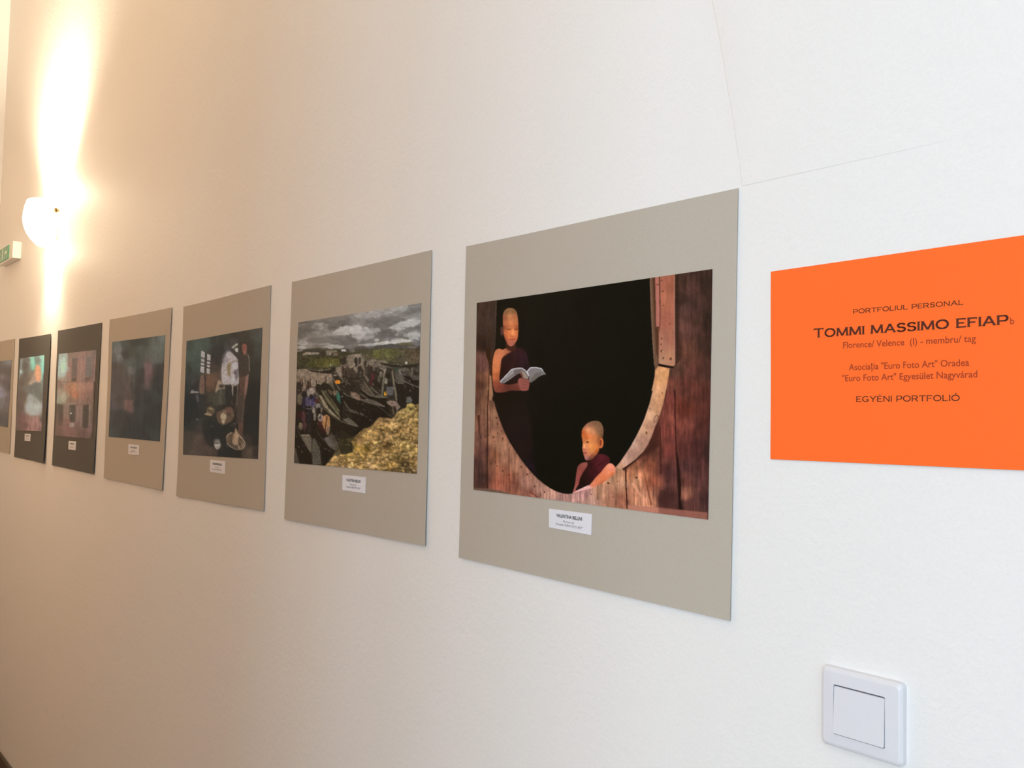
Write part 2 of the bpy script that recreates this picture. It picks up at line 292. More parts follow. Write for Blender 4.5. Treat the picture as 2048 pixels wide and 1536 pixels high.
    p.ell(332,618,13,48,(244,176,120),.7,.8,-.1); p.line([(306,662),(330,676),(362,672)], 11, (140,66,40), .5, .9)
    p.line([(316,738),(345,730),(372,742)], 13, (126,44,36), .5, .95); p.line([(322,760),(352,762)], 10, (188,104,92), .6, .7)
    p.line([(590,480),(570,540),(585,640)], 10, (150,84,48), .7, .6)
    p.mod(p.noise(2, 2, 2, 77), .05)
    p.a = 255*(np.clip(p.a, 0, 255)/255)**1.10*1.04
    return p

def paint_boats():
    p = Print((582, 600, 848, 954), 1.9, (60, 56, 48), 3)
    G = (590, 600, .1303); H = (710, 590, .1367); I = (585, 760, .1302); J = (710, 760, .1302)
    p.anchors([
     600,640,112,107,102, 640,635,108,104,99, 680,640,112,108,103, 720,632,128,124,119, 760,622,126,122,118, 800,615,132,128,124, 835,612,122,118,115,
     600,665,100,96,92, 640,672,118,114,109, 680,680,112,108,106, 720,668,122,118,115, 760,660,106,103,100, 800,650,120,116,113, 838,640,132,128,125, 835,660,106,103,100,
     610,690,140,135,130, 650,688,120,116,112, 700,690,104,102,98, 740,688,112,110,107, 780,680,118,115,112, 838,685,115,112,112,
     600,705,56,52,40, 620,715,66,62,44, 650,705,78,72,58, 640,722,72,68,40, 670,722,84,80,46, 690,708,66,62,52, 700,720,70,62,52, 715,712,140,126,110, 730,705,80,74,62, 760,702,76,72,46, 790,704,74,70,44, 820,700,76,70,48, 838,705,76,62,46,
     600,740,130,115,100, 620,745,134,118,102, 650,752,132,116,100, 665,745,118,102,86, 690,735,120,106,92, 715,735,128,114,100, 760,725,110,100,88, 790,722,60,55,42, 830,722,60,54,42,
     600,765,110,96,82, 625,770,122,108,94, 655,775,100,90,76, 700,765,60,54,44, 730,760,52,46,38, 770,750,110,100,88, 800,750,80,76,68, 830,750,52,47,38, 805,765,46,42,34,
     600,800,52,46,44, 630,800,58,52,50, 660,800,70,64,54, 690,790,54,48,38, 720,790,46,40,30, 760,775,56,50,42, 790,780,52,48,42, 820,775,26,22,16, 838,780,28,24,18,
     600,850,40,34,30, 640,840,30,26,20, 680,830,32,28,22, 720,820,22,18,12, 760,805,26,22,16, 800,800,60,48,36, 830,800,30,26,18,
     600,900,36,32,24, 640,910,48,42,34, 660,880,56,50,46, 690,870,28,24,18, 720,850,24,20,14, 600,930,60,54,48, 625,935,70,62,52, 650,935,30,26,18, 690,900,70,62,42, 680,910,80,70,46], power=4.6)
    n1 = p.noise(26, 11, 4, 4, .6); lower = p.fullmask([(580,703),(850,690),(850,960),(580,960)], 3)
    p.mod(n1, .24, 1-lower)
    p.mod(p.noise(6, 5, 4, 6, .7), .55, lower)
    # clouds
    def cl(o, L):
        p.at(*o)
        for x, y, rx, ry, r, v, al in L:
            t = np.linspace(0, 2*np.pi, 28, endpoint=False); c, n = np.cos(r), np.sin(r); u = rx*1.15*np.cos(t); w = ry*1.2*np.sin(t)
            M = p.fullmask(np.stack([x+u*c-w*n, y+u*n+w*c], 1), min(rx, ry)*o[2]*.40)
            M = np.clip((M*1.25-.42+nz*.75*np.clip(M*4, 0, 1))*2.2, 0, 1)*al
            v2 = v+12 if v > 130 else v-4
            p.a += M[..., None]*(np.array([v2, v2-4, v2-8], np.float32)-p.a)
    nz = p.noise(8, 5, 4, 88, .62)
    cl(G, [(390,410,110,45,0,158,.7),(330,430,60,30,0,150,.5),(470,500,40,60,.4,140,.5),(830,470,190,62,-.1,176,.8),(700,490,120,50,-.5,160,.7),(640,540,150,40,.2,142,.6),(950,520,100,60,0,172,.6),
        (110,665,90,26,0,160,.7),(100,735,80,20,0,168,.7),(600,722,140,24,0,166,.75),(480,685,80,16,0,150,.5),(90,780,60,20,0,150,.6),(220,440,160,50,-.1,92,.5),(560,400,120,50,.1,98,.5),(740,600,200,40,.1,100,.6),(360,620,160,40,0,104,.6),(850,650,160,40,0,106,.6),(100,540,80,50,0,96,.5)])
    cl(H, [(70,530,130,62,0,176,.7),(260,520,110,40,.1,164,.6),(140,600,130,60,-.2,152,.6),(350,250,320,46,-.2,150,.6),(650,190,120,40,-.2,156,.6),(880,140,90,40,0,124,.6),(760,430,230,46,-.22,174,.8),(910,350,60,30,0,150,.6),
        (640,480,110,40,-.5,152,.6),(320,660,36,20,-.4,168,.8),(560,690,260,22,-.08,184,.8),(250,725,180,18,-.05,172,.8),(640,660,120,26,0,166,.7),(870,600,90,60,0,172,.75),(610,580,30,24,0,154,.6),(760,600,60,26,0,150,.6),
        (470,400,180,60,-.2,100,.6),(500,560,110,50,-.1,96,.6),(380,620,70,26,0,92,.5),(820,520,100,26,-.1,104,.5),(200,690,90,22,0,112,.6),(800,260,180,30,-.3,106,.5),(910,690,60,20,0,112,.6)])
    p.mod(nz, .16, 1-lower)
    p.at(*H)
    p.line([(838,560),(828,700)], 5, (96,92,90), .6, .7)
    p.poly([(0,770),(60,760),(150,764),(230,778),(300,752),(350,740),(430,732),(480,724),(540,716),(600,726),(650,736),(750,742),(870,756),(900,745),(960,740),(960,830),(0,830)], (72,69,66), .7)
    p.poly([(760,760),(860,752),(940,760),(900,776),(800,776)], (128,116,112), .6, .7)
    p.area([(0,800),(200,796),(400,790),(560,780),(700,778),(860,790),(960,760),(960,1000),(860,1010),(600,990),(400,960),(250,930),(150,950),(100,860),(0,850)],
        [715,700,66,64,50, 735,702,66,66,46, 755,708,92,92,48, 775,708,90,92,50, 795,706,82,80,48, 800,700,70,64,48, 825,702,78,66,48, 835,705,62,50,38, 770,716,78,74,50, 800,716,64,58,46, 830,714,86,72,54, 735,716,80,72,52], .7)
    for i in range(150):
        x = p.rng.uniform(150, 950); y = p.rng.uniform(800, 960)+x*.02; v = p.rng.choice([46, 56, 110, 130, 96]); p.ell(x, y, p.rng.uniform(5, 16), p.rng.uniform(4, 12), (v, v*.9, v*.68), .45, .5)
    p.at(*G)
    p.poly([(40,800),(120,790),(150,762),(220,750),(390,748),(420,770),(470,775),(520,765),(600,768),(640,755),(700,765),(720,790),(860,810),(1000,795),(1000,830),(840,850),(700,880),(690,960),(700,1000),(620,1030),(450,1080),(300,1080),(180,1060),(40,1070)], (54,52,36), .6)
    p.area([(300,900),(400,890),(560,905),(680,900),(690,990),(600,1010),(480,1040),(330,1030),(200,1000)], [640,722,72,70,34, 660,725,96,92,46, 670,728,88,86,40, 675,722,84,80,40, 625,725,60,60,32], 1.2, True)
    p.poly([(125,835),(180,800),(380,808),(378,838),(200,846),(190,855),(130,852)], (128,118,104), .4); p.poly([(200,808),(380,806),(378,826),(205,834)], (146,136,124), .4)
    p.poly([(478,778),(650,775),(655,800),(570,815),(565,850),(490,858)], (118,108,94), .4); p.poly([(590,815),(665,810),(668,862),(595,858)], (110,92,78), .5)
    p.poly([(712,762),(775,760),(794,792),(722,794)], (196,190,190), .35); p.poly([(120,800),(150,762),(390,752),(420,800),(380,806),(200,800)], (62,58,50), .6)
    p.poly([(390,800),(470,782),(480,860),(400,870)], (48,44,36), .5)
    for i in range(110):
        x = p.rng.uniform(50, 690); y = p.rng.uniform(860, 1040); v = p.rng.choice([38, 44, 84, 96, 110]); p.ell(x, y, p.rng.uniform(6, 20), p.rng.uniform(5, 14), (v, v*.96, v*.55), .45, .45)
    p.poly([(160,1045),(260,1075),(400,1090),(520,1070),(610,1030),(632,1040),(625,1100),(540,1135),(420,1130),(260,1105)], (30,28,20), .4)
    p.line([(180,1050),(300,1082),(420,1092),(560,1062)], 9, (120,112,96), .4, .8); p.ell(550,1005,12,24,(140,136,116),.4); p.ell(580,1000,9,16,(120,112,90),.4); p.ell(420,1065,14,10,(130,120,104),.4)
    p.poly([(690,900),(780,880),(800,960),(760,1000),(700,990)], (40,36,28), .6); p.poly([(770,905),(880,885),(895,905),(800,935)], (70,60,48), .5)
    # river and masts
    p.poly([(800,860),(900,830),(1000,830),(1000,900),(920,960),(900,1020),(820,1000),(800,940)], (134,120,104), 1., .7)
    p.poly([(40,1120),(180,1080),(300,1110),(560,1140),(600,1180),(560,1240),(440,1340),(330,1280),(200,1230),(60,1240)], (132,116,100), .9, .8)
    p.poly([(640,1040),(700,1040),(710,1190),(640,1110)], (138,124,108), .6, .8)
    for x, y0, y1 in ((90,1210,1330),(118,1200,1330),(205,1250,1380),(242,1200,1370),(335,1230,1300),(478,1180,1260),(60,1260,1400),(180,1300,1400)): p.line([(x,y0),(x+4,y1)], (10,20), (44,26,20), .4, .9)
    # ---- boats, front to back; each a dark hull with a pale gunwale
    def boat(o, hull, rim, inner=None, ic=(98,88,70), rc=(112,104,92), hc=(24,20,14), w=12):
        p.at(*o)
        if hull: p.poly(hull, hc, .5)
        if inner: p.poly(inner, ic, .5)
        for r in rim: p.line(r, w, rc, .4, .85)
    boat(H, [(340,985),(480,1000),(640,1020),(820,1010),(950,985),(950,1050),(800,1065),(560,1060),(420,1030)], [[(345,985),(500,1008),(680,1025),(860,1012),(950,990)]], hc=(34,30,24), rc=(104,96,76), w=8)
    boat(H, [(560,1060),(640,1080),(700,1180),(760,1260),(950,1330),(950,1800),(600,1800),(560,1400),(580,1280)], [[(570,1230),(620,1290),(720,1300)],[(720,1260),(800,1300),(950,1355)]], hc=(28,24,18), w=14)
    p.poly([(580,1100),(650,1090),(720,1200),(740,1290),(640,1290),(590,1240)], (92,86,76), .6, .8); p.poly([(560,1062),(630,1060),(640,1110),(590,1140)], (52,62,50), .6)
    p.poly([(850,1120),(940,1090),(945,1240),(850,1250)], (84,78,70), .6, .7); p.line([(845,1060),(830,1240)], 20, (110,100,86), .5, .8); p.line([(770,1080),(830,1200)], 16, (96,88,76), .5, .7); p.line([(640,1090),(680,1170)], 14, (132,124,112), .5, .8)
    p.poly([(700,1180),(820,1190),(850,1250),(945,1250),(945,1290),(830,1280)], (24,20,16), .5); p.poly([(860,1100),(945,1130),(940,1180),(860,1180)], (40,36,30), .5); p.ell(755,995,20,22,(190,184,172),.4,.8)
    boat(H, [(320,1060),(420,1110),(430,1300),(400,1480),(300,1440),(180,1220),(140,1060),(240,1040)], [], hc=(40,34,28))
    p.line([(130,960),(125,1150),(200,1260)], (26,36), (110,96,80), .6, .8)
    for x, y, c in ((150,1010,(40,32,26)),(200,1060,(52,44,38)),(255,1100,(44,34,30)),(260,1200,(96,36,44)),(240,1290,(70,28,32)),(340,1090,(60,54,46)),(380,1160,(120,112,98)),(440,1250,(130,122,106)),(490,1180,(28,24,20)),(500,1220,(150,142,130)),(80,1080,(34,28,22)),(50,1150,(36,30,24)),(110,1130,(42,36,30)),(540,1130,(130,122,110)),(350,1230,(86,78,66)),(170,1120,(70,60,50)),(280,1060,(100,90,76)),(20,960,(40,34,28)),(70,960,(50,44,38)),(310,1300,(30,24,18)),(360,1340,(26,22,16))):
        p.ell(x, y, 22, 48, c, .5, .85)
    boat(H, [(470,1060),(560,1080),(600,1400),(610,1536),(390,1536),(400,1300)], [[(430,1120),(410,1300),(395,1480)],[(545,1110),(570,1300),(600,1420),(605,1536)]], rc=(116,106,88), hc=(42,38,32), w=26)
    p.poly([(465,1350),(560,1345),(560,1460),(480,1480),(460,1420)], (84,84,84), .5); p.poly([(425,1420),(460,1415),(462,1468),(428,1470)], (214,150,36), .35); p.ell(490,1185,32,46,(26,22,18),.5); p.ell(515,1310,36,36,(24,22,18),.5); p.poly([(440,1215),(480,1230),(470,1300),(430,1300)], (150,142,124), .5, .8)
    boat(J, [(0,60),(40,20),(100,130),(180,210),(270,260),(400,275),(500,258),(480,330),(540,560),(420,600),(300,640),(120,740),(0,860)], [], hc=(22,18,12))
    boat(J, None, [[(40,30),(70,100),(130,170),(210,230),(290,256),(400,262),(500,268)],[(140,30),(200,120),(260,200),(290,240)],[(250,120),(330,190),(400,240)]], rc=(112,102,86), w=15)
    p.poly([(80,70),(140,60),(260,200),(280,240),(180,200),(110,140)], (84,72,60), .5, .8); p.poly([(270,235),(400,232),(490,256),(480,276),(380,282),(300,268)], (92,84,72), .4, .8)
    boat(J, [(0,150),(60,150),(180,260),(320,300),(460,400),(440,500),(0,480)], [[(0,150),(60,190),(150,260),(200,290)],[(0,300),(90,310),(200,300),(310,330),(400,390),(460,408)]], rc=(102,92,78), w=18)
    p.poly([(0,210),(60,240),(110,300),(60,310),(0,300)], (120,92,78), .5, .8); p.poly([(80,305),(220,300),(330,335),(450,400),(440,415),(330,395),(150,345)], (96,86,74), .5, .85)
    p.poly([(0,440),(60,470),(160,560),(60,530),(0,500)], (88,80,70), .6, .85); p.line([(340,395),(430,460),(550,560)], 7, (104,92,78), .4, .8); p.line([(0,660),(50,725)], 18, (92,86,76), .5, .7); p.line([(200,600),(290,640)], 10, (70,64,56), .5, .6)
    p.poly([(480,330),(540,316),(640,330),(700,420),(640,480),(620,400),(570,412),(500,370)], (124,104,92), .5); p.line([(580,410),(585,480),(600,540)], 14, (120,100,84), .4, .8); p.line([(640,330),(620,200),(600,60),(590,0)], 18, (112,102,84), .4, .9); p.poly([(790,270),(850,250),(890,310),(870,350),(790,360)], (92,88,84), .5)
    p.poly([(480,110),(590,105),(585,230),(500,245)], (82,80,80), .5); p.poly([(446,185),(484,182),(486,238),(450,240)], (214,150,36), .35)
    # middle boat between the two crops
    boat(G, [(560,1110),(640,1110),(760,1250),(980,1260),(1010,1340),(1010,1550),(700,1550),(600,1350)], [[(560,1130),(590,1210),(640,1300),(700,1390)],[(600,1100),(680,1170),(760,1260)],[(740,1420),(800,1480),(850,1536)]], hc=(40,35,28), w=14)
    p.ell(820,1320,110,90,(34,30,24),.6); p.line([(710,1270),(780,1250),(850,1300)], 14, (120,106,90), .5, .8); p.ell(660,1260,42,30,(206,124,34),.4); p.ell(680,1272,18,16,(222,160,60),.4); p.ell(640,1245,14,14,(150,60,34),.4); p.line([(760,1185),(820,1235)], 26, (150,144,84), .4, .9); p.ell(620,1160,26,12,(126,116,104),.4); p.poly([(860,1420),(1010,1536),(900,1550),(850,1470)], (132,110,92), .6, .7)
    p.poly([(720,1060),(790,1040),(900,1060),(960,1150),(950,1200),(860,1190),(740,1180)], (46,38,32), .8, .8)
    for x, y, c in ((740,1060,(50,36,30)),(800,1050,(70,60,50)),(880,1080,(60,46,40)),(940,980,(30,26,22)),(980,1060,(40,34,28)),(790,1120,(40,32,28)),(850,1150,(54,44,38)),(930,930,(40,34,30))): p.ell(x, y, 18, 46, c, .5, .9)
    p.poly([(720,1150),(860,1190),(980,1180),(1010,1230),(850,1250),(740,1210)], (36,30,24), .5, .9)
    boat(I, [(430,90),(500,20),(600,100),(740,300),(760,600),(1010,720),(900,860),(820,830),(560,840),(440,600),(380,360)], [], hc=(28,24,17))
    p.poly([(400,230),(450,240),(560,430),(740,610),(700,600),(600,530),(480,400)], (134,122,100), .5)
    p.poly([(440,150),(500,200),(720,470),(745,600),(640,480),(520,330)], (86,80,58), .5)
    for k in range(4): p.line([(430+k*22,150+k*6),(520+k*30,320-k*4),(700+k*12,560-k*22)], 8, (134,124,92) if k%2 else (52,46,32), .4, .85)
    p.line([(340,150),(400,290),(500,450),(620,560),(760,640),(900,690),(1005,715)], 16, (92,82,68), .4, .9)
    p.poly([(770,610),(860,580),(930,630),(1010,722),(880,690)], (98,90,78), .5, .9); p.line([(800,510),(860,570)], 8, (74,66,56), .4, .8)
    p.ell(400,130,42,70,(34,28,22),.5); p.poly([(730,160),(790,200),(780,400),(760,610),(730,560)], (22,18,16), .6)
    p.poly([(655,190),(700,170),(735,250),(740,370),(690,310)], (42,98,78), .5); p.poly([(620,170),(700,165),(680,230),(640,250)], (128,106,88), .5, .8); p.poly([(540,140),(610,170),(620,240),(570,210)], (116,98,82), .5, .7); p.ell(700,32,36,28,(206,124,34),.4); p.ell(765,255,7,14,(160,160,160),.3)
    boat(I, [(780,200),(1037,330),(1037,560),(900,520),(800,440),(770,330)], [[(780,200),(840,240),(920,270),(1037,300)],[(790,330),(850,420),(900,460)]], hc=(26,22,16), w=13); p.poly([(800,440),(880,450),(980,480),(1037,530),(900,500)], (90,82,70), .6, .8); p.poly([(890,180),(960,190),(1037,240),(1037,310),(960,280)], (132,108,90), .6, .8)
    # left crowd and two near boats
    boat(I, [(60,380),(160,300),(320,440),(420,640),(560,840),(660,1090),(600,1190),(500,1300),(300,1320),(110,1290),(40,1030),(30,700)], [], hc=(26,22,15))
    p.poly([(20,1030),(60,1060),(110,1290),(15,1285)], (76,68,60), .6); p.poly([(310,900),(350,900),(430,1080),(450,1300),(315,1310),(300,1100)], (80,74,64), .7)
    p.poly([(130,840),(270,840),(300,900),(295,1130),(240,1060),(160,920)], (98,90,78), .5); p.line([(70,700),(110,840),(200,980),(290,1130)], 14, (74,66,54), .5, .8); p.line([(130,845),(260,845)], 12, (150,138,116), .4, .8)
    p.poly([(480,900),(600,850),(700,980),(710,1010),(660,1085),(560,1020)], (94,86,80), .6); p.line([(360,740),(430,870),(520,980),(655,1090)], 10, (66,60,50), .4, .8); p.poly([(600,800),(700,960),(710,1150),(660,1060),(560,860)], (70,62,50), .6, .7); p.line([(810,820),(880,940)], (8,24), (86,78,62), .5, .8)
    for x, y, rx, ry, c in ((110,120,46,90,(36,28,24)),(90,180,36,60,(48,40,34)),(120,300,42,90,(98,88,70)),(190,230,36,60,(22,20,22)),(250,100,20,90,(50,36,26)),(300,170,46,50,(156,140,134)),(260,200,30,60,(140,128,120)),(240,330,46,80,(78,72,100)),(310,330,54,80,(62,56,88)),(295,260,30,36,(24,20,24)),(340,290,26,40,(44,36,70)),(180,360,30,100,(36,32,50)),(110,540,40,60,(48,18,18)),(175,560,34,90,(76,44,52)),(130,710,32,60,(112,98,80)),(190,700,34,70,(70,44,48)),(260,560,34,100,(30,28,36)),(260,740,30,80,(40,32,30)),(400,400,40,44,(120,114,106)),(330,470,26,44,(140,130,120)),(345,560,22,70,(120,112,104)),(410,470,34,44,(24,20,16)),(450,460,18,50,(96,90,82)),(430,690,36,80,(64,26,24)),(470,760,40,60,(44,20,18)),(380,320,30,40,(70,34,28)),(60,320,20,80,(44,40,34)),(160,1000,10,10,(60,50,44))):
        p.ell(x, y, rx, ry, c, .5, .92)
    p.line([(210,440),(290,450),(350,380),(345,340)], 12, (128,122,138), .4, .8); p.line([(280,300),(290,440)], 9, (110,106,128), .4, .7)
    p.poly([(470,560),(530,530),(575,570),(580,700),(565,800),(530,810),(480,740),(455,650)], (168,122,80), .5); p.line([(535,560),(520,660),(505,800)], 16, (62,34,24), .4, .9); p.poly([(530,700),(585,720),(560,850),(520,840)], (118,100,86), .5, .8)
    p.ell(435,580,42,60,(150,134,124),.45); p.ell(432,578,18,28,(70,56,52),.4,.9)
    p.poly([(740,760),(900,860),(940,930),(900,1130),(740,1120),(700,980)], (40,34,20), 1.0, .8)
    for i in range(60): x = p.rng.uniform(700, 900); y = p.rng.uniform(900, 1130); p.ell(x, y, 10, 16, p.rng.choice([40, 60, 90])*np.array([1, .9, .55]), .5, .6, p.rng.uniform(0, 3))
    p.at(0, 0, 1)
    for i in range(230):   # small goods, oars and baskets in the boats
        x = p.rng.uniform(592, 842); y = p.rng.uniform(728, 905)
        if y > 905-(x-700)*.9 and x > 700: continue
        c = p.rng.choice([0, 1, 2, 3, 4, 5]); col = ((26,22,18),(116,104,88),(84,60,48),(40,34,28),(140,130,116),(62,58,70))[c]
        if p.rng.rand() < .5: L = p.rng.uniform(2, 8); a_ = p.rng.uniform(.3, 1.3); p.line([(x,y),(x+L*np.cos(a_),y+L*np.sin(a_))], (1.3,.5), col, .35, .7)
        else: p.ell(x, y, p.rng.uniform(.5, 1.5), p.rng.uniform(.8, 2.4), col, .35, .7)
    p.mod(p.noise(2.6, 2.6, 3, 63, .7), .35, lower)
    # the heap of straw coloured stuff
    p.at(0, 0, 1)
    j = lambda q: [(710+x*.1302, 760+y*.1302) for x, y in q]; g = lambda q: [(585+x*.1302, 760+y*.1302) for x, y in q]
    heap = j([(1010,380),(960,372),(925,385),(870,355),(800,375),(780,430),(720,445),(680,480),(640,490),(610,560),(560,600),(480,580),(430,585),(370,572),(330,610),(270,690),(200,735),(130,750),(60,810),(0,870)])+g([(960,870),(920,900),(900,950),(940,1030),(930,1110),(860,1130),(820,1150),(740,1140),(700,1170),(650,1160),(620,1190),(590,1220),(540,1280),(500,1330),(500,1420)])+j([(0,1500),(1010,1500)])
    base = [820,815,150,128,72, 835,820,128,104,58, 805,828,166,138,84, 825,835,178,146,92, 838,850,136,108,66, 770,845,136,106,68, 790,850,158,126,82, 760,860,134,106,62, 740,865,140,112,68, 745,880,176,140,88, 775,875,158,124,80, 800,860,128,98,56, 820,865,156,122,78, 838,870,146,116,72,
            720,885,160,124,76, 730,900,96,76,30, 760,895,140,112,68, 790,885,168,136,84, 810,890,186,154,94, 835,885,172,138,86, 830,900,166,134,78, 800,900,130,104,62, 775,890,84,62,32, 715,910,136,108,60, 720,925,166,134,82, 700,925,170,138,90, 685,935,160,128,84, 670,935,168,134,88, 740,930,190,152,104, 760,925,172,138,90, 780,930,158,124,68, 800,920,90,72,42, 810,930,82,66,44, 830,925,140,108,68, 830,940,110,84,54, 735,915,150,118,74, 700,910,150,120,64, 710,895,130,104,50]
    m = p.area(heap, base, .7)
    p.mod(p.noise(15, 11, 4, 51, .7), .75, m); p.mod(p.noise(5, 4.2, 3, 53, .7), .5, m)
    for i in range(330):
        x = p.rng.uniform(655, 842); y = p.rng.uniform(812, 948); r = p.rng.uniform(1.6, 5.5)
        if y < 818+max(0, (812-x))*.86: continue
        d = p.rng.uniform(-.6, .9)
        p.ell(x+r*.35, y+r*.4, r*1.1, r*.75, (78,60,28), r*.22, .55, d)
        c = p.rng.choice([0, 1, 2]); p.ell(x-r*.1, y-r*.15, r*.9, r*.55, ((176,142,88),(196,164,108),(158,124,66))[c], r*.2, .6, d)
        if r > 3.6: p.ell(x-r*.3, y-r*.35, r*.4, r*.22, (214,184,132), .5, .55, d)
    p.mod(p.noise(3, 2.6, 3, 57, .7), .30, m)
    return p

def paint_kitchen():
    p = Print((360, 645, 530, 926), 2., (30, 30, 26), 5)
    p.anchors([
     378,690,66,74,66, 395,690,78,92,84, 410,685,70,82,74, 385,710,74,88,80, 390,735,66,78,72, 378,740,50,58,52, 372,770,40,44,42, 385,760,60,60,62, 395,790,38,34,38, 375,800,22,26,28, 372,840,24,26,22,
     430,680,48,52,44, 450,675,46,48,38, 470,668,44,40,32, 490,668,52,48,40, 510,665,66,68,62, 518,670,72,76,72, 515,700,60,64,58, 500,700,42,40,32, 518,740,40,40,34, 510,780,26,24,18, 512,840,24,22,16, 510,880,34,30,24,
     440,700,36,36,32, 435,720,44,38,34, 425,735,70,56,48, 430,755,96,74,56, 420,765,108,76,60, 430,775,86,66,46, 420,780,64,50,36, 415,800,44,38,32, 425,810,52,48,38, 400,770,42,34,34,
     395,830,32,30,26, 385,850,44,40,38, 400,855,60,52,48, 380,875,72,62,52, 395,880,92,74,64, 410,885,84,62,52, 420,895,90,70,60, 400,900,84,68,60, 375,895,76,64,52, 430,900,76,60,50, 385,908,92,76,66, 415,908,80,62,54,
     430,860,22,19,12, 445,850,18,16,10, 450,880,26,20,14, 455,905,28,22,14, 470,905,30,24,16, 490,900,78,64,54, 500,905,96,78,66, 510,905,60,48,42, 495,880,60,48,40, 480,860,30,26,18, 505,860,34,30,26, 495,840,28,24,20, 470,830,36,28,20, 440,830,40,34,24], power=4.4)
    K = (360, 650, .0977); L = (360, 790, .1042)
    p.at(*K)
    p.poly([(820,1130),(830,900),(860,740),(920,560),(1020,420),(1100,330),(1190,400),(1200,560),(1210,1220),(900,1230)], (92,86,92), 2.2, .6)
    p.ell(1100,330,120,60,(76,70,76),2.5,.7); p.ell(950,450,50,80,(84,84,92),2,.6)
    p.poly([(850,1080),(850,900),(880,760),(960,580),(1040,560),(1130,640),(1200,760),(1205,1210),(930,1230),(870,1180)], (182,172,174), .9, .95, True)
    p.poly([(870,660),(960,520),(1050,540),(1040,640),(960,760),(880,820)], (128,122,136), 1.4, .6, True)
    p.poly([(980,800),(1050,770),(1045,900),(1030,1040),(1000,1050),(965,930)], (142,122,92), .8, .9, True)
    p.ell(1130,850,60,80,(190,186,196),.9,.8); p.poly([(1090,960),(1190,900),(1200,1040),(1160,1150),(1120,1010)], (104,96,104), .9, .8, True); p.ell(1145,990,22,14,(50,48,52),.6,.8)
    p.ell(1010,620,60,70,(196,188,188),1,.7); p.ell(1130,680,40,40,(176,170,180),.8,.7); p.line([(1060,770),(1130,740),(1200,760)], 24, (96,84,80), .7, .6); p.ell(1090,1130,60,60,(190,186,192),.9,.7); p.ell(920,1120,40,90,(186,180,180),.9,.7)
    p.poly([(1055,465),(1165,375),(1200,385),(1120,480),(1080,490)], (176,172,160), .5); p.poly([(1120,500),(1170,465),(1195,490),(1190,560),(1150,555)], (188,182,178), .5); p.line([(1085,495),(1200,400)], 18, (90,82,74), .5, .9)
    # window with two rows of panes
    for q in (((436,525),(512,565),(503,685),(430,655)), ((430,685),(502,708),(500,765),(428,742)), ((428,765),(502,790),(498,838),(426,818)), ((424,842),(500,862),(496,988),(418,968)),
              ((556,590),(628,620),(622,735),(550,718)), ((552,742),(622,760),(618,806),(548,790)), ((550,812),(618,832),(614,876),(546,856)), ((546,886),(614,900),(610,1012),(538,994))): p.poly(q, (176,170,172), .35)
    p.poly([(512,560),(552,590),(540,1000),(500,990)], (66,60,54), .6, .8)
    p.poly([(530,1020),(700,1020),(760,1100),(700,1300),(600,1380),(520,1300)], (122,88,68), 3., .6, True)
    p.poly([(420,1060),(490,1050),(505,1380),(400,1385)], (132,104,88), .9, .9, True); p.line([(455,1100),(460,1350)], 22, (110,60,54), .8, .6); p.line([(510,1040),(520,1380)], 26, (46,36,30), .8, .8)
    p.poly([(218,1380),(240,1350),(380,1362),(385,1395),(225,1402)], (150,142,140), .5); p.ell(265,1340,30,16,(120,116,110),.5); p.line([(220,1410),(740,1420)], 16, (64,58,50), .5, .8); p.poly([(320,1430),(385,1440),(390,1560),(370,1600),(340,1520)], (96,90,92), .7, .9)
    p.poly([(570,1400),(740,1390),(760,1560),(560,1600)], (66,62,50), .9, .9)
    # crouching people
    p.poly([(760,1200),(790,1130),(840,1150),(900,1230),(960,1340),(940,1390),(740,1390),(735,1330)], (158,140,120), .7, .95, True)
    p.ell(855,1255,58,38,(74,64,56),.6); p.poly([(740,1400),(800,1330),(900,1310),(960,1370),(960,1600),(700,1640),(700,1500)], (72,68,54), .8, 1., True); p.line([(840,1320),(830,1500),(840,1640)], 50, (96,90,76), 1., .7)
    p.poly([(930,1260),(1000,1230),(1060,1245),(1070,1600),(960,1620)], (34,28,22), .7, 1., True); p.line([(1085,1240),(1080,1380),(1095,1460)], (32,12), (166,156,142), .5); p.poly([(1105,1260),(1180,1260),(1180,1620),(1100,1620)], (36,30,22), .6)
    p.line([(930,1235),(1180,1225)], 10, (120,104,90), .5, .8)
    # tall figure
    p.poly([(1030,470),(1075,490),(1150,560),(1220,600),(1290,590),(1400,600),(1425,700),(1430,960),(1390,1000),(1340,1060),(1215,1090),(1200,900),(1200,720),(1120,610)], (62,50,42), .5)
    p.poly([(1215,1080),(1340,1050),(1345,1300),(1320,1700),(1290,2300),(1200,2300),(1200,1600),(1230,1300)], (96,66,56), .6); p.mod(p.noise(2.2, 3.2, 3, 61), .22, p.fullmask([(1180,1060),(1400,1050),(1330,2350),(1190,2350)], 1))
    p.poly([(1345,1060),(1415,990),(1400,1200),(1370,1400),(1330,1560),(1320,1400)], (148,110,98), .6, .9); p.line([(1190,1220),(1185,1500),(1175,1700)], 24, (130,112,96), .6, .8)
    p.line([(1385,600),(1418,680),(1424,960)], 16, (148,132,120), .5, .9); p.poly([(1220,360),(1290,340),(1380,380),(1370,560),(1280,580),(1230,520)], (40,34,28), .8, .8)
    p.area([(1270,420),(1300,385),(1355,395),(1372,460),(1362,560),(1350,610),(1310,615),(1285,560)], [486,692,132,76,68, 492,692,140,84,74, 488,702,150,84,76, 492,705,160,112,96, 489,708,126,70,62], .6, True)
    p.line([(1340,560),(1380,600)], 16, (136,110,98), .5, .7)
    # pots, basket and things on the ground
    p.at(*L)
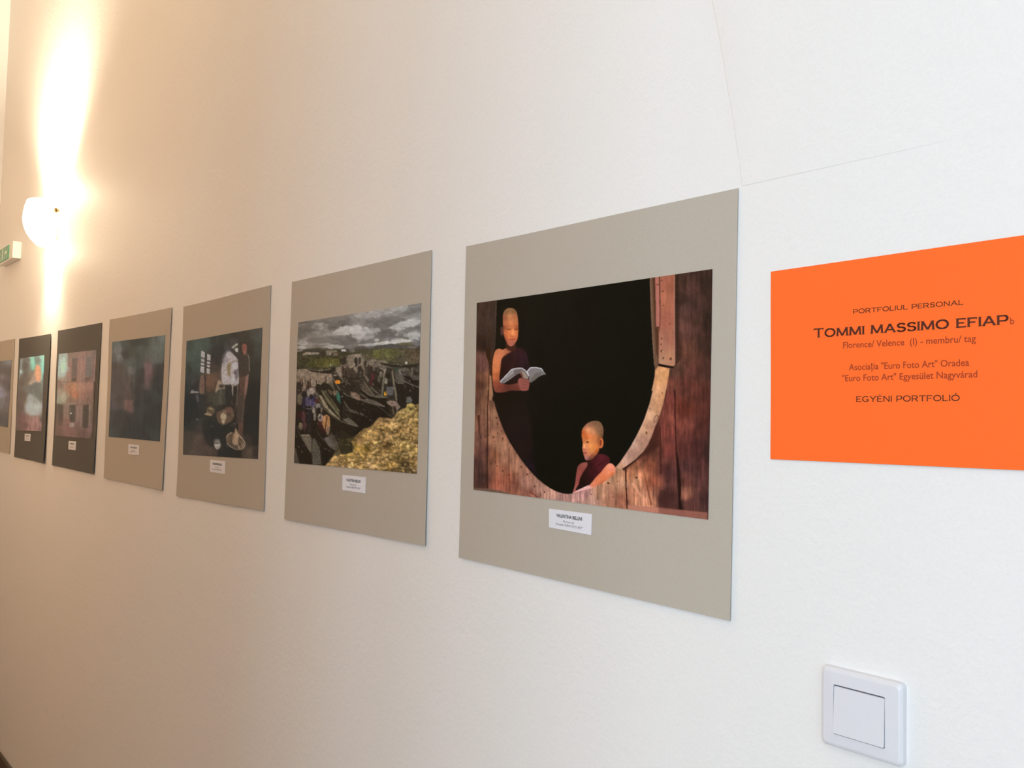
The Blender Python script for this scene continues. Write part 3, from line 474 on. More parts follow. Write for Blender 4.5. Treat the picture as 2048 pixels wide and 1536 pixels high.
    p.poly([(1090,0),(1250,0),(1240,300),(1200,520),(1080,560),(1090,200)], (74,60,50), .9, .9); p.line([(1100,0),(1095,200)], 30, (110,96,82), .7, .7); p.line([(1230,20),(1225,300),(1190,500)], 12, (122,104,88), .5, .7)
    p.poly([(520,260),(600,210),(680,300),(620,400),(540,400),(460,370),(530,340)], (104,84,60), .8, .9, True); p.poly([(525,250),(600,240),(660,290),(600,290)], (156,138,108), .5, .9); p.poly([(462,365),(540,330),(560,350),(610,370),(600,408),(520,390)], (164,144,112), .5, .9)
    p.line([(515,300),(540,350)], 22, (140,118,90), .5, .8)
    p.poly([(700,350),(800,300),(930,230),(1020,260),(1050,400),(1000,500),(900,560),(820,600),(740,540)], (106,82,64), 1.0, .95, True)
    p.poly([(780,400),(840,340),(900,400),(880,480),(830,600),(800,480)], (184,166,142), .8, .9, True); p.ell(955,290,60,50,(120,80,70),.8,.8); p.ell(950,370,40,40,(84,62,48),.7,.8); p.line([(1000,110),(1010,200)], 16, (110,90,74), .5, .8); p.line([(1030,180),(1080,190),(1060,320)], 14, (98,72,66), .5, .8); p.line([(1000,340),(1035,410)], 14, (150,128,108), .5, .8); p.line([(830,310),(900,330)], 40, (140,112,88), .8, .7)
    p.ell(610,605,48,30,(120,114,110),.6,.95); p.ell(790,600,36,26,(74,66,58),.7,.9); p.ell(340,470,36,20,(110,106,98),.6,.8); p.ell(415,468,22,14,(88,84,78),.6,.7); p.ell(1050,560,26,30,(112,92,76),.6,.8); p.ell(1020,590,60,40,(64,48,40),.8,.8)
    p.poly([(440,520),(700,540),(900,600),(890,830),(820,960),(600,1000),(480,860)], (24,19,12), 1.6, .7, True)
    p.ell(715,900,66,62,(104,98,92),.5,.95); p.ell(718,905,44,40,(132,128,122),.5,.8); p.poly([(660,940),(780,930),(775,1000),(740,1045),(700,1040),(670,1000)], (166,158,150), .5, 1., True); p.line([(690,935),(745,935)], 14, (40,34,30), .4, .9); p.ell(715,965,24,16,(210,204,196),.5,.8)
    p.area([(890,820),(920,760),(1000,720),(1150,770),(1220,830),(1262,930),(1240,1010),(1160,1058),(1060,1050),(960,980),(900,920)], [455,878,110,90,70, 462,885,96,76,58, 470,880,82,62,46, 480,885,104,84,68, 485,890,120,98,80, 470,895,96,78,62, 490,880,72,56,44], .5, True)
    for q in ([(890,830),(925,760),(1000,720)], [(1130,760),(1200,830),(1256,930),(1235,1005),(1160,1052),(1060,1045),(960,985),(905,920)], [(1150,790),(1200,870),(1220,950),(1190,1010)]): p.line(q, 17, (172,152,132), .4, .9)
    p.poly([(1075,625),(1110,700),(1140,780),(1120,880),(1110,960),(1040,960),(1000,900),(1020,780)], (168,142,116), .5); p.line([(1065,680),(1020,850),(1000,900)], 12, (92,60,36), .5, .8); p.line([(1110,940),(1150,1040)], (8,30), (170,150,126), .5, .9); p.ell(1170,900,40,60,(92,72,54),.7,.8); p.line([(900,930),(910,1020)], 24, (86,78,72), .6, .8); p.line([(1150,860),(1190,960)], 12, (150,126,102), .5, .7)
    p.poly([(730,1060),(880,1000),(1100,1060),(1190,1060),(1150,1210),(720,1190)], (28,22,14), 1.4, .85)
    p.mod(p.noise(2.4, 2.8, 3, 71), .16)
    p.a = 255*(np.clip(p.a, 0, 255)/255)**1.14; g_ = p.a.mean(-1, keepdims=True); p.a = g_+(p.a-g_)*.92
    return p

def paint_shrine():
    p = Print((212, 664, 336, 888), 1.6, (40, 44, 42), 6)
    p.anchors([
     228,690,92,98,92, 236,700,108,106,102, 240,715,112,112,110, 232,715,90,84,80, 228,735,70,58,52, 240,740,80,70,62, 230,760,74,62,56, 245,770,74,64,56, 228,790,78,68,68, 240,800,60,50,46, 228,810,76,70,72, 222,830,50,48,46, 222,850,44,44,42, 228,868,52,56,54, 245,870,32,34,32,
     255,690,62,66,58, 265,685,40,42,34, 280,680,44,46,38, 295,680,50,52,44, 310,680,78,80,72, 325,675,104,108,100, 322,700,92,96,86, 315,720,88,88,80, 300,705,74,74,66, 280,700,72,74,64, 265,705,56,58,48, 250,710,46,44,38,
     262,725,78,80,74, 275,730,62,68,62, 262,740,94,90,84, 280,745,38,44,40, 285,760,30,34,32, 298,735,104,78,78, 300,750,96,62,62, 296,760,86,60,60, 292,770,96,72,70, 310,735,66,58,54, 320,735,50,44,40, 315,760,34,30,28, 322,780,30,24,24, 318,770,44,36,36,
     258,760,82,66,60, 262,775,72,54,50, 255,790,84,60,56, 262,795,72,54,48, 256,805,96,68,62, 262,815,86,62,60, 272,780,36,38,34, 275,810,30,34,30, 290,790,46,44,40, 282,815,48,50,46, 300,800,24,26,22, 308,790,62,66,60, 306,800,60,64,56, 318,820,20,20,16,
     240,830,38,34,32, 250,850,46,40,36, 265,840,34,34,28, 275,835,44,42,36, 280,860,28,28,22, 300,840,24,26,22, 315,850,28,28,24, 308,868,60,64,56, 316,880,60,66,58, 290,875,28,28,22], power=5.0)
    p.at(210, 660, .1498)
    p.line([(340,500),(345,700)], 40, (112,104,96), 1.5, .5); p.line([(405,480),(385,900),(370,1090)], 12, (98,98,92), 1.2, .5); p.line([(355,600),(350,800)], 24, (34,36,32), 1.2, .7)
    p.poly([(270,940),(370,940),(370,1105),(270,1070)], (112,80,72), 1.2, .6); p.poly([(525,460),(630,470),(610,680),(560,790),(525,740)], (112,80,80), 1.6, .55, True)
    p.line([(530,620),(610,600)], 12, (62,42,44), 1, .6); p.line([(550,680),(600,640)], 10, (64,44,44), 1, .5); p.ell(190,360,24,30,(132,134,134),1.8,.6); p.line([(650,820),(660,880),(640,950)], 22, (84,90,84), 1.6, .5)
    for x in (150, 210, 240, 300): p.line([(x,480),(x-5,900)], 14, (56,44,40), 1.2, .4)
    p.poly([(265,940),(370,935),(372,1100),(270,1065)], (124,86,76), .9, .6); p.poly([(525,470),(632,478),(600,690),(560,780),(525,720)], (118,84,84), 1.1, .55)
    p.poly([(265,700),(340,560),(345,760),(340,920),(270,900)], (92,72,64), 1.2, .5); p.line([(200,250),(190,420)], 60, (112,112,112), 3., .45)
    p.poly([(600,130),(800,80),(780,430),(640,480),(560,330)], (98,102,96), 4., .45); p.line([(300,300),(420,110)], 60, (34,38,32), 3., .5)
    p.mod(p.noise(5, 16, 3, 15), .18); p.mod(p.noise(2, 2, 2, 18), .06)
    p.poly([(110,440),(250,380),(260,900),(240,1060),(90,1080),(95,700)], (76,60,54), 3., .35)
    p.poly([(400,700),(520,480),(530,800),(450,1090),(380,1100)], (30,34,30), 2.5, .5)
    p.poly([(600,700),(640,560),(770,450),(760,1000),(730,1490),(480,1450),(520,1150)], (26,26,24), 5., .45)
    p.a = 255*(np.clip(p.a, 0, 255)/255)**1.10; g_ = p.a.mean(-1, keepdims=True); p.a = g_+(p.a-g_)*.92
    return p

def paint_house():
    p = Print((104, 690, 200, 886), 2., (130, 104, 92), 7)
    p.anchors([
     120,712,130,122,108, 130,712,140,134,120, 122,725,140,148,136, 128,735,150,158,146, 125,748,150,150,136, 128,760,142,120,104, 118,770,124,98,84, 116,785,140,122,104, 118,800,140,134,114, 128,795,150,136,116,  # the teal-grey samples hold the gloss reflection painted in at upper left
     140,710,120,96,84, 142,730,136,100,90, 140,750,138,104,92, 150,705,120,94,84, 165,706,130,100,90, 165,730,136,100,90, 168,755,130,98,88, 180,705,120,96,86, 190,704,110,90,82, 190,730,124,94,84, 190,750,116,90,82,
     145,775,160,110,82, 150,790,156,102,76, 160,775,158,116,96, 165,790,140,100,84, 180,775,146,108,92, 188,785,124,92,80, 140,770,150,108,84, 172,790,128,94,80, 140,800,124,96,80, 160,805,126,96,84, 180,800,116,88,76,
     115,815,84,66,54, 115,840,92,68,58, 130,820,104,80,68, 128,850,130,88,78, 135,860,136,92,84, 118,865,98,72,60, 140,868,120,84,76, 160,830,120,92,84, 158,855,110,82,72, 165,868,96,70,62, 180,865,120,88,80, 185,870,84,66,56, 185,830,96,74,62], power=4.2)
    p.at(0, 600, .2344)
    p.mod(p.noise(2.4, 26, 3, 12), .13)
    for q, c in ((((618,500),(662,498),(656,655),(612,660)),(88,74,68)), (((738,490),(788,485),(782,650),(730,655)),(102,94,88)), (((612,668),(655,660),(652,695),(610,698)),(70,54,46)), (((730,662),(775,656),(772,690),(726,694)),(96,72,62)),
                 (((596,895),(645,890),(640,1048),(594,1048)),(54,46,36)), (((712,898),(760,892),(752,1095),(706,1092)),(58,46,36)), (((500,895),(536,892),(534,1075),(498,1075)),(68,54,46)), (((800,700),(826,690),(806,930),(796,930)),(66,46,38))): p.poly(q, c, .9, .9)
    for q in ([(585,890),(650,885)], [(665,900),(660,1050)], [(770,900),(765,1080)], [(575,890),(575,1020)], [(555,890),(548,1080)], [(698,900),(690,1080)]): p.line(q, 14, (148,124,110), .8, .55)
    p.line([(500,700),(790,698)], 8, (100,76,66), .8, .6); p.line([(700,460),(690,880)], 18, (152,118,108), 1.2, .5)
    p.poly([(594,1050),(634,1052),(632,1086),(592,1085)], (186,178,168), .5); p.ell(605,968,8,9,(176,170,158),.5); p.line([(598,920),(600,950)], 10, (120,110,96), .5, .6)
    p.poly([(500,470),(570,460),(560,640),(500,650)], (150,160,150), 2.0, .5, True); p.ell(545,560,22,70,(176,192,182),1.8,.5)  # pale teal gloss reflection painted into the print's colour
    p.poly([(470,1040),(560,1010),(700,1110),(790,1130),(780,1185),(470,1150)], (104,72,62), 1.8, .5); p.line([(560,1040),(640,1050)], 18, (140,96,88), 1.2, .5)
    p.mod(p.noise(2.2, 2.6, 3, 44), .10)
    p.a = np.clip(p.a.mean((0, 1))+(p.a-p.a.mean((0, 1)))*1.25-4, 4, 250)
    return p

def paint_pilgrim():
    p = Print((26, 700, 94, 872), 2., (90, 76, 66), 8)
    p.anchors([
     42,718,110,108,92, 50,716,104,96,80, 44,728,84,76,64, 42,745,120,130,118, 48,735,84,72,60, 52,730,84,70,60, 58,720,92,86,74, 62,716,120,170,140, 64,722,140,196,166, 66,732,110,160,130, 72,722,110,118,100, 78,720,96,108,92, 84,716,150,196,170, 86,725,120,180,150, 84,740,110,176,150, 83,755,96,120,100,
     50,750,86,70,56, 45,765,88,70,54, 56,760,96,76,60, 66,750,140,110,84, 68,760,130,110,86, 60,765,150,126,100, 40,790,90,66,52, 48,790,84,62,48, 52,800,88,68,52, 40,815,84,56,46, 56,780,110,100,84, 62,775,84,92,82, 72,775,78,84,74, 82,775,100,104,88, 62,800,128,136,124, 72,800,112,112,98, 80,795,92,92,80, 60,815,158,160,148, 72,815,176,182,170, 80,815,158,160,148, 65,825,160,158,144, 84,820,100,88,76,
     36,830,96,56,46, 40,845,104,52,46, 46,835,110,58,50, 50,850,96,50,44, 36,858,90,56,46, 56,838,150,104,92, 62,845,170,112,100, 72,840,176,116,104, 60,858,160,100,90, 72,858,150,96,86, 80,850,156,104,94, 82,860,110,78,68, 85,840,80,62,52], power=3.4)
    p.at(0, 600, .2344)
    p.mod(p.noise(3, 18, 3, 22), .14)
    p.poly([(255,720),(290,620),(310,560),(350,600),(352,700),(300,700)], (174,142,114), .9, .8, True)
    p.poly([(300,600),(305,565),(325,552),(345,580),(350,650),(340,690),(312,692),(300,650)], (226,140,88), .7, .95, True); p.line([(315,600),(330,660)], 14, (234,160,110), .8, .6)
    p.poly([(240,760),(280,715),(340,712),(350,780),(330,870),(300,880),(250,850)], (92,92,82), 1.6, .75, True); p.poly([(225,860),(260,800),(350,880),(368,950),(320,980),(225,960)], (172,174,162), 2., .7, True)
    p.line([(280,760),(300,880)], (10,20), (120,124,112), 1, .5); p.line([(260,720),(300,690),(350,700)], 12, (190,150,124), .7, .7)
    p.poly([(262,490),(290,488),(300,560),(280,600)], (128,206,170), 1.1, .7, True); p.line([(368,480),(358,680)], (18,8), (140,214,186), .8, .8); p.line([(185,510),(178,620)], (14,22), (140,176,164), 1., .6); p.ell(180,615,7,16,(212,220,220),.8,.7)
    for x0, x1 in ((250,205), (275,255), (300,305), (325,345), (230,190)): p.line([(x0,990),(x1,1110)], 8, (110,58,52), .8, .5)
    p.mod(p.noise(1.6, 2, 3, 24), .10)
    p.a = np.clip(p.a.mean((0, 1))+(p.a-p.a.mean((0, 1)))*1.08-2, 4, 250); g_ = p.a.mean(-1, keepdims=True); p.a = g_+(p.a-g_)*.78
    return p

def paint_dim():
    p = Print((-32, 706, 28, 872), 1.6, (70, 62, 58), 9)
    p.anchors([-20,725,74,62,58, 0,722,76,64,58, 10,722,100,98,92, 18,722,110,112,106, 3,740,62,50,46, 12,740,70,56,54, 20,745,60,48,44, 0,760,84,68,64, 5,755,110,94,90, 12,765,78,62,58, 20,775,66,56,52, 0,780,130,118,122, 4,790,140,132,138, 8,800,108,98,96, 14,800,80,68,64, 2,810,104,96,92, 12,820,86,76,70, 0,835,60,54,50, 12,845,56,50,46, 18,830,60,50,44, 4,850,62,56,50, -20,780,96,84,84, -20,840,56,50,46], power=3.2)
    p.mod(p.noise(4, 16, 3, 29), .18); p.mod(p.noise(2, 2.4, 3, 30), .08)
    return p

# ---------------------------------------------------------------- materials
def mat(name, col=(.8, .8, .8), rough=.6, **kw):
    m = bpy.data.materials.new(name); m.use_nodes = True; nt = m.node_tree; b = nt.nodes['Principled BSDF']
    b.inputs['Base Color'].default_value = (*col, 1); b.inputs['Roughness'].default_value = rough
    for k, v in kw.items():
        b.inputs[k.replace('_', ' ')].default_value = v
    return m, nt, b
def N(nt, t, **kw):
    n = nt.nodes.new(t)
    for k, v in kw.items(): setattr(n, k, v)
    return n
def grain(nt, b, col, amount, scale, bump=.0, bscale=None, dist=.0005, detail=4, stretch=(1, 1, 1), second=None):
    """speckle on the base colour and a fine relief, both in object space"""
    tc = N(nt, 'ShaderNodeTexCoord'); mp = N(nt, 'ShaderNodeMapping'); mp.inputs['Scale'].default_value = stretch
    nt.links.new(tc.outputs['Object'], mp.inputs[0])
    n = N(nt, 'ShaderNodeTexNoise'); n.inputs['Scale'].default_value = scale; n.inputs['Detail'].default_value = detail
    nt.links.new(mp.outputs[0], n.inputs[0])
    r = N(nt, 'ShaderNodeValToRGB'); r.color_ramp.elements[0].position = .3; r.color_ramp.elements[1].position = .7
    c2 = second or col
    r.color_ramp.elements[0].color = (*[c*(1-amount) for c in col], 1); r.color_ramp.elements[1].color = (*[min(1, c*(1+amount)) for c in c2], 1)
    nt.links.new(n.outputs[0], r.inputs[0]); nt.links.new(r.outputs[0], b.inputs['Base Color'])
    if bump:
        n2 = N(nt, 'ShaderNodeTexNoise'); n2.inputs['Scale'].default_value = bscale or scale; n2.inputs['Detail'].default_value = 3
        nt.links.new(mp.outputs[0], n2.inputs[0])
        bp = N(nt, 'ShaderNodeBump'); bp.inputs['Strength'].default_value = bump; bp.inputs['Distance'].default_value = dist
        nt.links.new(n2.outputs[0], bp.inputs['Height']); nt.links.new(bp.outputs[0], b.inputs['Normal'])
    return r
WALLC = (.80, .785, .765)
m_wall, nt, b = mat('painted_plaster', WALLC, .62)
b.inputs['Specular IOR Level'].default_value = .25
ramp = grain(nt, b, WALLC, .014, 260, .5, 90, .0012, 3)
# a few small old scuffs in the paint, each with a place of its own on the wall
geo = N(nt, 'ShaderNodeNewGeometry'); prev = ramp.outputs[0]
for (u, v, r, k) in ((905, 1052, .0022, .80), (912, 1100, .0014, .88), (126, 1433, .007, .72), (94, 1424, .010, .86), (156, 1488, .008, .88), (66, 1416, .008, .92), (812, 760, .003, .9)):
    q = at(u, v)
    d = N(nt, 'ShaderNodeVectorMath', operation='DISTANCE'); nt.links.new(geo.outputs['Position'], d.inputs[0]); d.inputs[1].default_value = tuple(q)
    mr = N(nt, 'ShaderNodeMapRange'); mr.inputs[1].default_value = r*.3; mr.inputs[2].default_value = r; mr.inputs[3].default_value = 1-k; mr.inputs[4].default_value = 0
    nt.links.new(d.outputs['Value'], mr.inputs[0])
    mx = N(nt, 'ShaderNodeMix', data_type='RGBA'); nt.links.new(mr.outputs[0], mx.inputs[0]); nt.links.new(prev, mx.inputs[6]); mx.inputs[7].default_value = (.25, .18, .13, 1)
    prev = mx.outputs[2]
nt.links.new(prev, b.inputs['Base Color'])
m_ceil, nt, b = mat('ceiling_paint', (.8, .79, .77), .8); grain(nt, b, (.8, .79, .77), .01, 200, .2, 80)
m_tan, nt, b = mat('warm_tan_paint', (.55, .40, .28), .7); grain(nt, b, (.55, .40, .28), .02, 200, .2, 80)
m_floor, nt, b = mat('floor_tiles_brown', (.16, .12, .09), .4)
tc = N(nt, 'ShaderNodeTexCoord'); br = N(nt, 'ShaderNodeTexBrick'); br.inputs['Scale'].default_value = 2.5; br.offset = 0
br.inputs['Color1'].default_value = (.30, .23, .17, 1); br.inputs['Color2'].default_value = (.26, .20, .15, 1); br.inputs['Mortar'].default_value = (.10, .08, .07, 1); br.inputs['Mortar Size'].default_value = .01
nt.links.new(tc.outputs['Object'], br.inputs[0]); nt.links.new(br.outputs[0], b.inputs['Base Color'])
m_base, nt, b = mat('dark_brown_baseboard', (.06, .04, .02), .45); grain(nt, b, (.07, .048, .026), .35, 30, .3, 60, .001, 4, (1, 12, 12))
m_frame, nt, b = mat('white_window_frame', (.72, .72, .70), .4); grain(nt, b, (.72, .72, .70), .02, 40, .1, 60)
m_glass, nt, b = mat('window_glass', (.9, .97, 1), .02); b.inputs['Transmission Weight'].default_value = 1.0; b.inputs['IOR'].default_value = 1.05

def paper(name, col, amount=.05, rough=.75, scale=900, second=None):
    m, nt, b = mat(name, col, rough); grain(nt, b, col, amount, scale, .25, 500, .0002, 3, second=second); b.inputs['Specular IOR Level'].default_value = .3
    return m
m_grey = paper('greige_mount_card', (.47, .415, .345), .055, second=(.455, .415, .355))
m_dark = paper('charcoal_mount_card', (.105, .098, .088), .10)
m_white = paper('white_label_paper', (.74, .735, .78), .02)
m_orange = paper('orange_paper', (1.0, .150, .020), .02, .8)
m_ink = paper('black_toner', (.045, .042, .045), .1, .7)
m_inkgrey = paper('grey_toner', (.24, .22, .24), .1, .7)
m_brown = paper('dark_toner_on_orange', (.085, .016, .006), .12, .7)
m_red = paper('faint_toner_on_orange', (.36, .042, .010), .12, .7)
m_plastic, nt, b = mat('white_switch_plastic', (.70, .70, .735), .32); grain(nt, b, (.70, .70, .735), .006, 400, .05, 300, .0001)
m_gap, nt, b = mat('switch_recess_plastic', (.25, .25, .25), .6); grain(nt, b, (.25, .25, .25), .05, 300)
def print_mat(name, rough, spec):
    m, nt, b = mat(name, (.5, .5, .5), rough); b.inputs['Specular IOR Level'].default_value = spec
    a = N(nt, 'ShaderNodeAttribute'); a.attribute_name = 'print'
    n = N(nt, 'ShaderNodeTexNoise'); n.inputs['Scale'].default_value = 1400; n.inputs['Detail'].default_value = 2
    tc = N(nt, 'ShaderNodeTexCoord'); nt.links.new(tc.outputs['Object'], n.inputs[0])
    mr = N(nt, 'ShaderNodeMapRange'); mr.inputs[3].default_value = .93; mr.inputs[4].default_value = 1.07; nt.links.new(n.outputs[0], mr.inputs[0])
    mx = N(nt, 'ShaderNodeVectorMath', operation='SCALE'); nt.links.new(a.outputs['Color'], mx.inputs[0]); nt.links.new(mr.outputs[0], mx.inputs['Scale'])
    nt.links.new(mx.outputs[0], b.inputs['Base Color'])
    w = N(nt, 'ShaderNodeTexNoise'); w.inputs['Scale'].default_value = 9; nt.links.new(tc.outputs['Object'], w.inputs[0])
    bp = N(nt, 'ShaderNodeBump'); bp.inputs['Strength'].default_value = .5; bp.inputs['Distance'].default_value = .004; nt.links.new(w.outputs[0], bp.inputs['Height']); nt.links.new(bp.outputs[0], b.inputs['Normal'])
    return m
m_print = print_mat('glossy_photo_print', .28, .14)
m_print2 = print_mat('satin_photo_print', .5, .08)

# ---------------------------------------------------------------- object helpers
def tag(o, label=None, cat=None, group=None, kind=None):
    for k, v in (('label', label), ('category', cat), ('group', group), ('kind', kind)):
        if v: o[k] = v
    return o
def link(name, me, m, parent=None, loc=None):
    o = bpy.data.objects.new(name, me); COL.objects.link(o)
    if m: me.materials.append(m)
    if parent: o.parent = parent
    if loc is not None: o.location = loc
    return o
def from_world(name, V, Fc, m, parent=None, smooth=False, cols=None):
    """mesh from world coordinates; the object's origin is its parent's, or its own middle at the bottom"""
    V = np.asarray(V, float)
    if parent: org = np.array(parent_world(parent))
    else: org = np.array([(V[:,0].min()+V[:,0].max())/2, V[:,1].max(), V[:,2].min()])
    me = bpy.data.meshes.new(name); me.from_pydata((V-org).tolist(), [], [tuple(int(i) for i in f) for f in Fc])
    if cols is not None:
        ca = me.color_attributes.new('print', 'FLOAT_COLOR', 'POINT'); c4 = np.ones((len(V), 4), np.float32); c4[:, :3] = cols
        ca.data.foreach_set('color', c4.ravel())
    if smooth: me.polygons.foreach_set('use_smooth', [True]*len(me.polygons))
    me.update()
    return link(name, me, m, parent, None if parent else tuple(org))
def parent_world(p):
    v = Vector((0, 0, 0))
    while p: v = v+p.location; p = p.parent
    return v
def empty(name, loc):
    o = bpy.data.objects.new(name, None); COL.objects.link(o); o.location = tuple(loc); o.empty_display_size = .05; return o
def box(V, Fc, a, b_):
    n = len(V); x0, y0, z0 = a; x1, y1, z1 = b_
    V += [(x0,y0,z0),(x1,y0,z0),(x1,y1,z0),(x0,y1,z0),(x0,y0,z1),(x1,y0,z1),(x1,y1,z1),(x0,y1,z1)]
    Fc += [(n,n+3,n+2,n+1),(n+4,n+5,n+6,n+7),(n,n+1,n+5,n+4),(n+1,n+2,n+6,n+5),(n+2,n+3,n+7,n+6),(n+3,n,n+4,n+7)]
def boxes(name, L, m, parent=None, bev=0.):
    V, Fc = [], []
    for a, b_ in L: box(V, Fc, a, b_)
    o = from_world(name, V, Fc, m, parent)
    if bev:
        md = o.modifiers.new('bevel', 'BEVEL'); md.width = bev; md.segments = 2; md.limit_method = 'ANGLE'
    return o

# ---------------------------------------------------------------- the setting
T = .25
def wall_grid():
    """picture wall with the faint raised plaster seam that curves up to the left near its right end"""
    seam_px = [(1484, 372), (1482, 352), (1477, 318), (1472, 280), (1466, 240), (1461, 210), (1455, 178), (1450, 140), (1443, 100), (1434, 50), (1424, 2)]
    S = [at(u, v) for u, v in seam_px]
    S += [S[-1]+np.array([-.045, 0, .22]), S[-1]+np.array([-.12, 0, .44]), S[-1]+np.array([-.25, 0, .70]), S[-1]+np.array([-.45, 0, .95])]
    return np.array(S)
SEAM = wall_grid()
w = boxes('wall_back', [((XL-T, WY, 0), (XR+T, WY+T, ZC))], m_wall); tag(w, kind='structure')
# the seam: a skin of plaster, proud of the wall along the curve and dying out to the right and downwards
V, Fc = [], []
zz = np.linspace(SEAM[0][2], SEAM[-1][2], 70)
xs = np.interp(zz, SEAM[:, 2], SEAM[:, 0])
for i, (x, z) in enumerate(zip(xs, zz)):
    h = .0012*min(1, .25+(z-zz[0])/.25)
    for j, (s_, hh) in enumerate(((0, 0), (.0004, h*.8), (.0016, h), (.05, h*.8), (.25, h*.35), (.6, .00002))):
        V.append((x+s_, WY-hh-.00001, z+random.Random(i*7+j).uniform(-1, 1)*.0))
    if i:
        for j in range(5): a = (i-1)*6+j; Fc.append((a, a+1, a+7, a+6))
tr = from_world('plaster_seam', V, Fc, m_wall, w, True)
dz = (DOOR[0], DOOR[1], 2.25)
w = boxes('wall_left', [((XL-T, CY-T, 0), (XL, dz[0], ZC)), ((XL-T, dz[1], 0), (XL, WY, ZC)), ((XL-T, dz[0], dz[2]), (XL, dz[1], ZC))], m_wall); tag(w, kind='structure')
w = boxes('wall_front', [((XL, CY-T, 0), (CX, CY, ZC))], m_tan); tag(w, kind='structure')
w = boxes('wall_front_return', [((CX-T, YF, 0), (CX, CY-T, ZC))], m_wall); tag(w, kind='structure')
w = boxes('wall_window_side', [((CX-T, YF-T, 0), (WIN[0], YF, ZC)), ((WIN[1], YF-T, 0), (XR+T, YF, ZC)), ((WIN[0], YF-T, 0), (WIN[1], YF, WIN[2])), ((WIN[0], YF-T, WIN[3]), (WIN[1], YF, ZC))], m_wall); tag(w, kind='structure')
w = boxes('wall_right', [((XR, YF, 0), (XR+T, WY, ZC))], m_wall); tag(w, kind='structure')
w = boxes('floor', [((XL-T, YF-T, -.1), (XR+T, WY+T, 0))], m_floor); tag(w, kind='structure')
w = boxes('ceiling', [((XL-T, YF-T, ZC), (XR+T, WY+T, ZC+.1))], m_ceil); tag(w, kind='structure')
bt = at(8, 1523, .012)[2]
w = boxes('baseboard_back', [((XL, WY-.012, 0), (XR, WY, bt))], m_base, bev=.003); tag(w, kind='structure')
w = boxes('baseboard_left', [((XL, dz[1]+.08, 0), (XL+.012, WY-.012, bt))], m_base, bev=.003); tag(w, kind='structure')
w = boxes('window_1', [((WIN[0], YF-.08, WIN[2]), (WIN[0]+.06, YF-.02, WIN[3])), ((WIN[1]-.06, YF-.08, WIN[2]), (WIN[1], YF-.02, WIN[3])), ((WIN[0], YF-.08, WIN[2]), (WIN[1], YF-.02, WIN[2]+.06)), ((WIN[0], YF-.08, WIN[3]-.06), (WIN[1], YF-.02, WIN[3])),
    (((WIN[0]+WIN[1])/2-.04, YF-.08, WIN[2]), ((WIN[0]+WIN[1])/2+.04, YF-.02, WIN[3]))], m_frame); tag(w, kind='structure')
w = boxes('door_1', [((XL-.08, dz[0], 0), (XL-.02, dz[0]+.1, dz[2])), ((XL-.08, dz[1]-.1, 0), (XL-.02, dz[1], dz[2])), ((XL-.08, dz[0], dz[2]-.1), (XL-.02, dz[1], dz[2])), ((XL-.08, dz[0], 0), (XL-.02, dz[1], 1.15))], m_frame); tag(w, kind='structure')

# ---------------------------------------------------------------- sheets of card and paper
def bil(c, u, v):
    """c: TL, TR, BR, BL; u to the right, v down"""
    return (c[0][0]*(1-u)+c[1][0]*u)*(1-v)+(c[3][0]*(1-u)+c[2][0]*u)*v, (c[0][2]*(1-u)+c[1][2]*u)*(1-v)+(c[3][2]*(1-u)+c[2][2]*u)*v
def sheet(name, C, nu, nv, hf, th, m, parent, cols=None):
    """thin solid sheet; C are world corners, hf(x, z) its height in front of the wall, th its thickness"""
    us = np.linspace(0, 1, nu+1); vs = np.linspace(0, 1, nv+1); uu, vv = np.meshgrid(us, vs)
    x, z = bil(C, uu, vv); h = hf(x, z)
    V = np.stack([x, WY-h, z], -1).reshape(-1, 3)
    idx = np.arange((nu+1)*(nv+1)).reshape(nv+1, nu+1)
    F = np.stack([idx[:-1, :-1], idx[1:, :-1], idx[1:, 1:], idx[:-1, 1:]], -1).reshape(-1, 4).tolist()
    rim = list(idx[0, :-1])+list(idx[:-1, -1])+list(idx[-1, :0:-1])+list(idx[:0:-1, 0])
    n = len(V); k = len(rim); A = V[rim].copy(); B = A.copy(); B[:, 1] += th
    F += [(n+i, n+(i+1) % k, n+k+(i+1) % k, n+k+i) for i in range(k)]
    V = np.concatenate([V, A, B]); c = None
    if cols is not None:
        cc = cols(uu, vv).reshape(-1, 3); c = np.concatenate([cc, cc[rim], cc[rim]])
    o = from_world(name, V, F, m, parent, cols=c)
    if cols is None: o.data.polygons.foreach_set('use_smooth', [i < nu*nv for i in range(len(F))])
    return o

def lettering(o_name, lines, m, parent, C, hf, lift):
    """lines: (kind, text, uL, vL, uR, vR, cap) baseline ends and cap height in the label's own 0..1 frame"""
    V, F = [], []
    for kind, text, uL, vL, uR, vR, cap in lines:
        P, Q = glyphs(kind, text); P = np.array(P)
        w_ = P[:, 0].max(); u0 = P[:, 0]/w_
        u = uL+(uR-uL)*u0; v = vL+(vR-vL)*u0-P[:, 1]*cap
        x, z = bil(C, u, v); y = WY-hf(x, z)-lift
        n = len(V); V += list(zip(x, y, z)); F += [tuple(i+n for i in f) for f in Q]
    return from_world(o_name, V, F, m, parent)
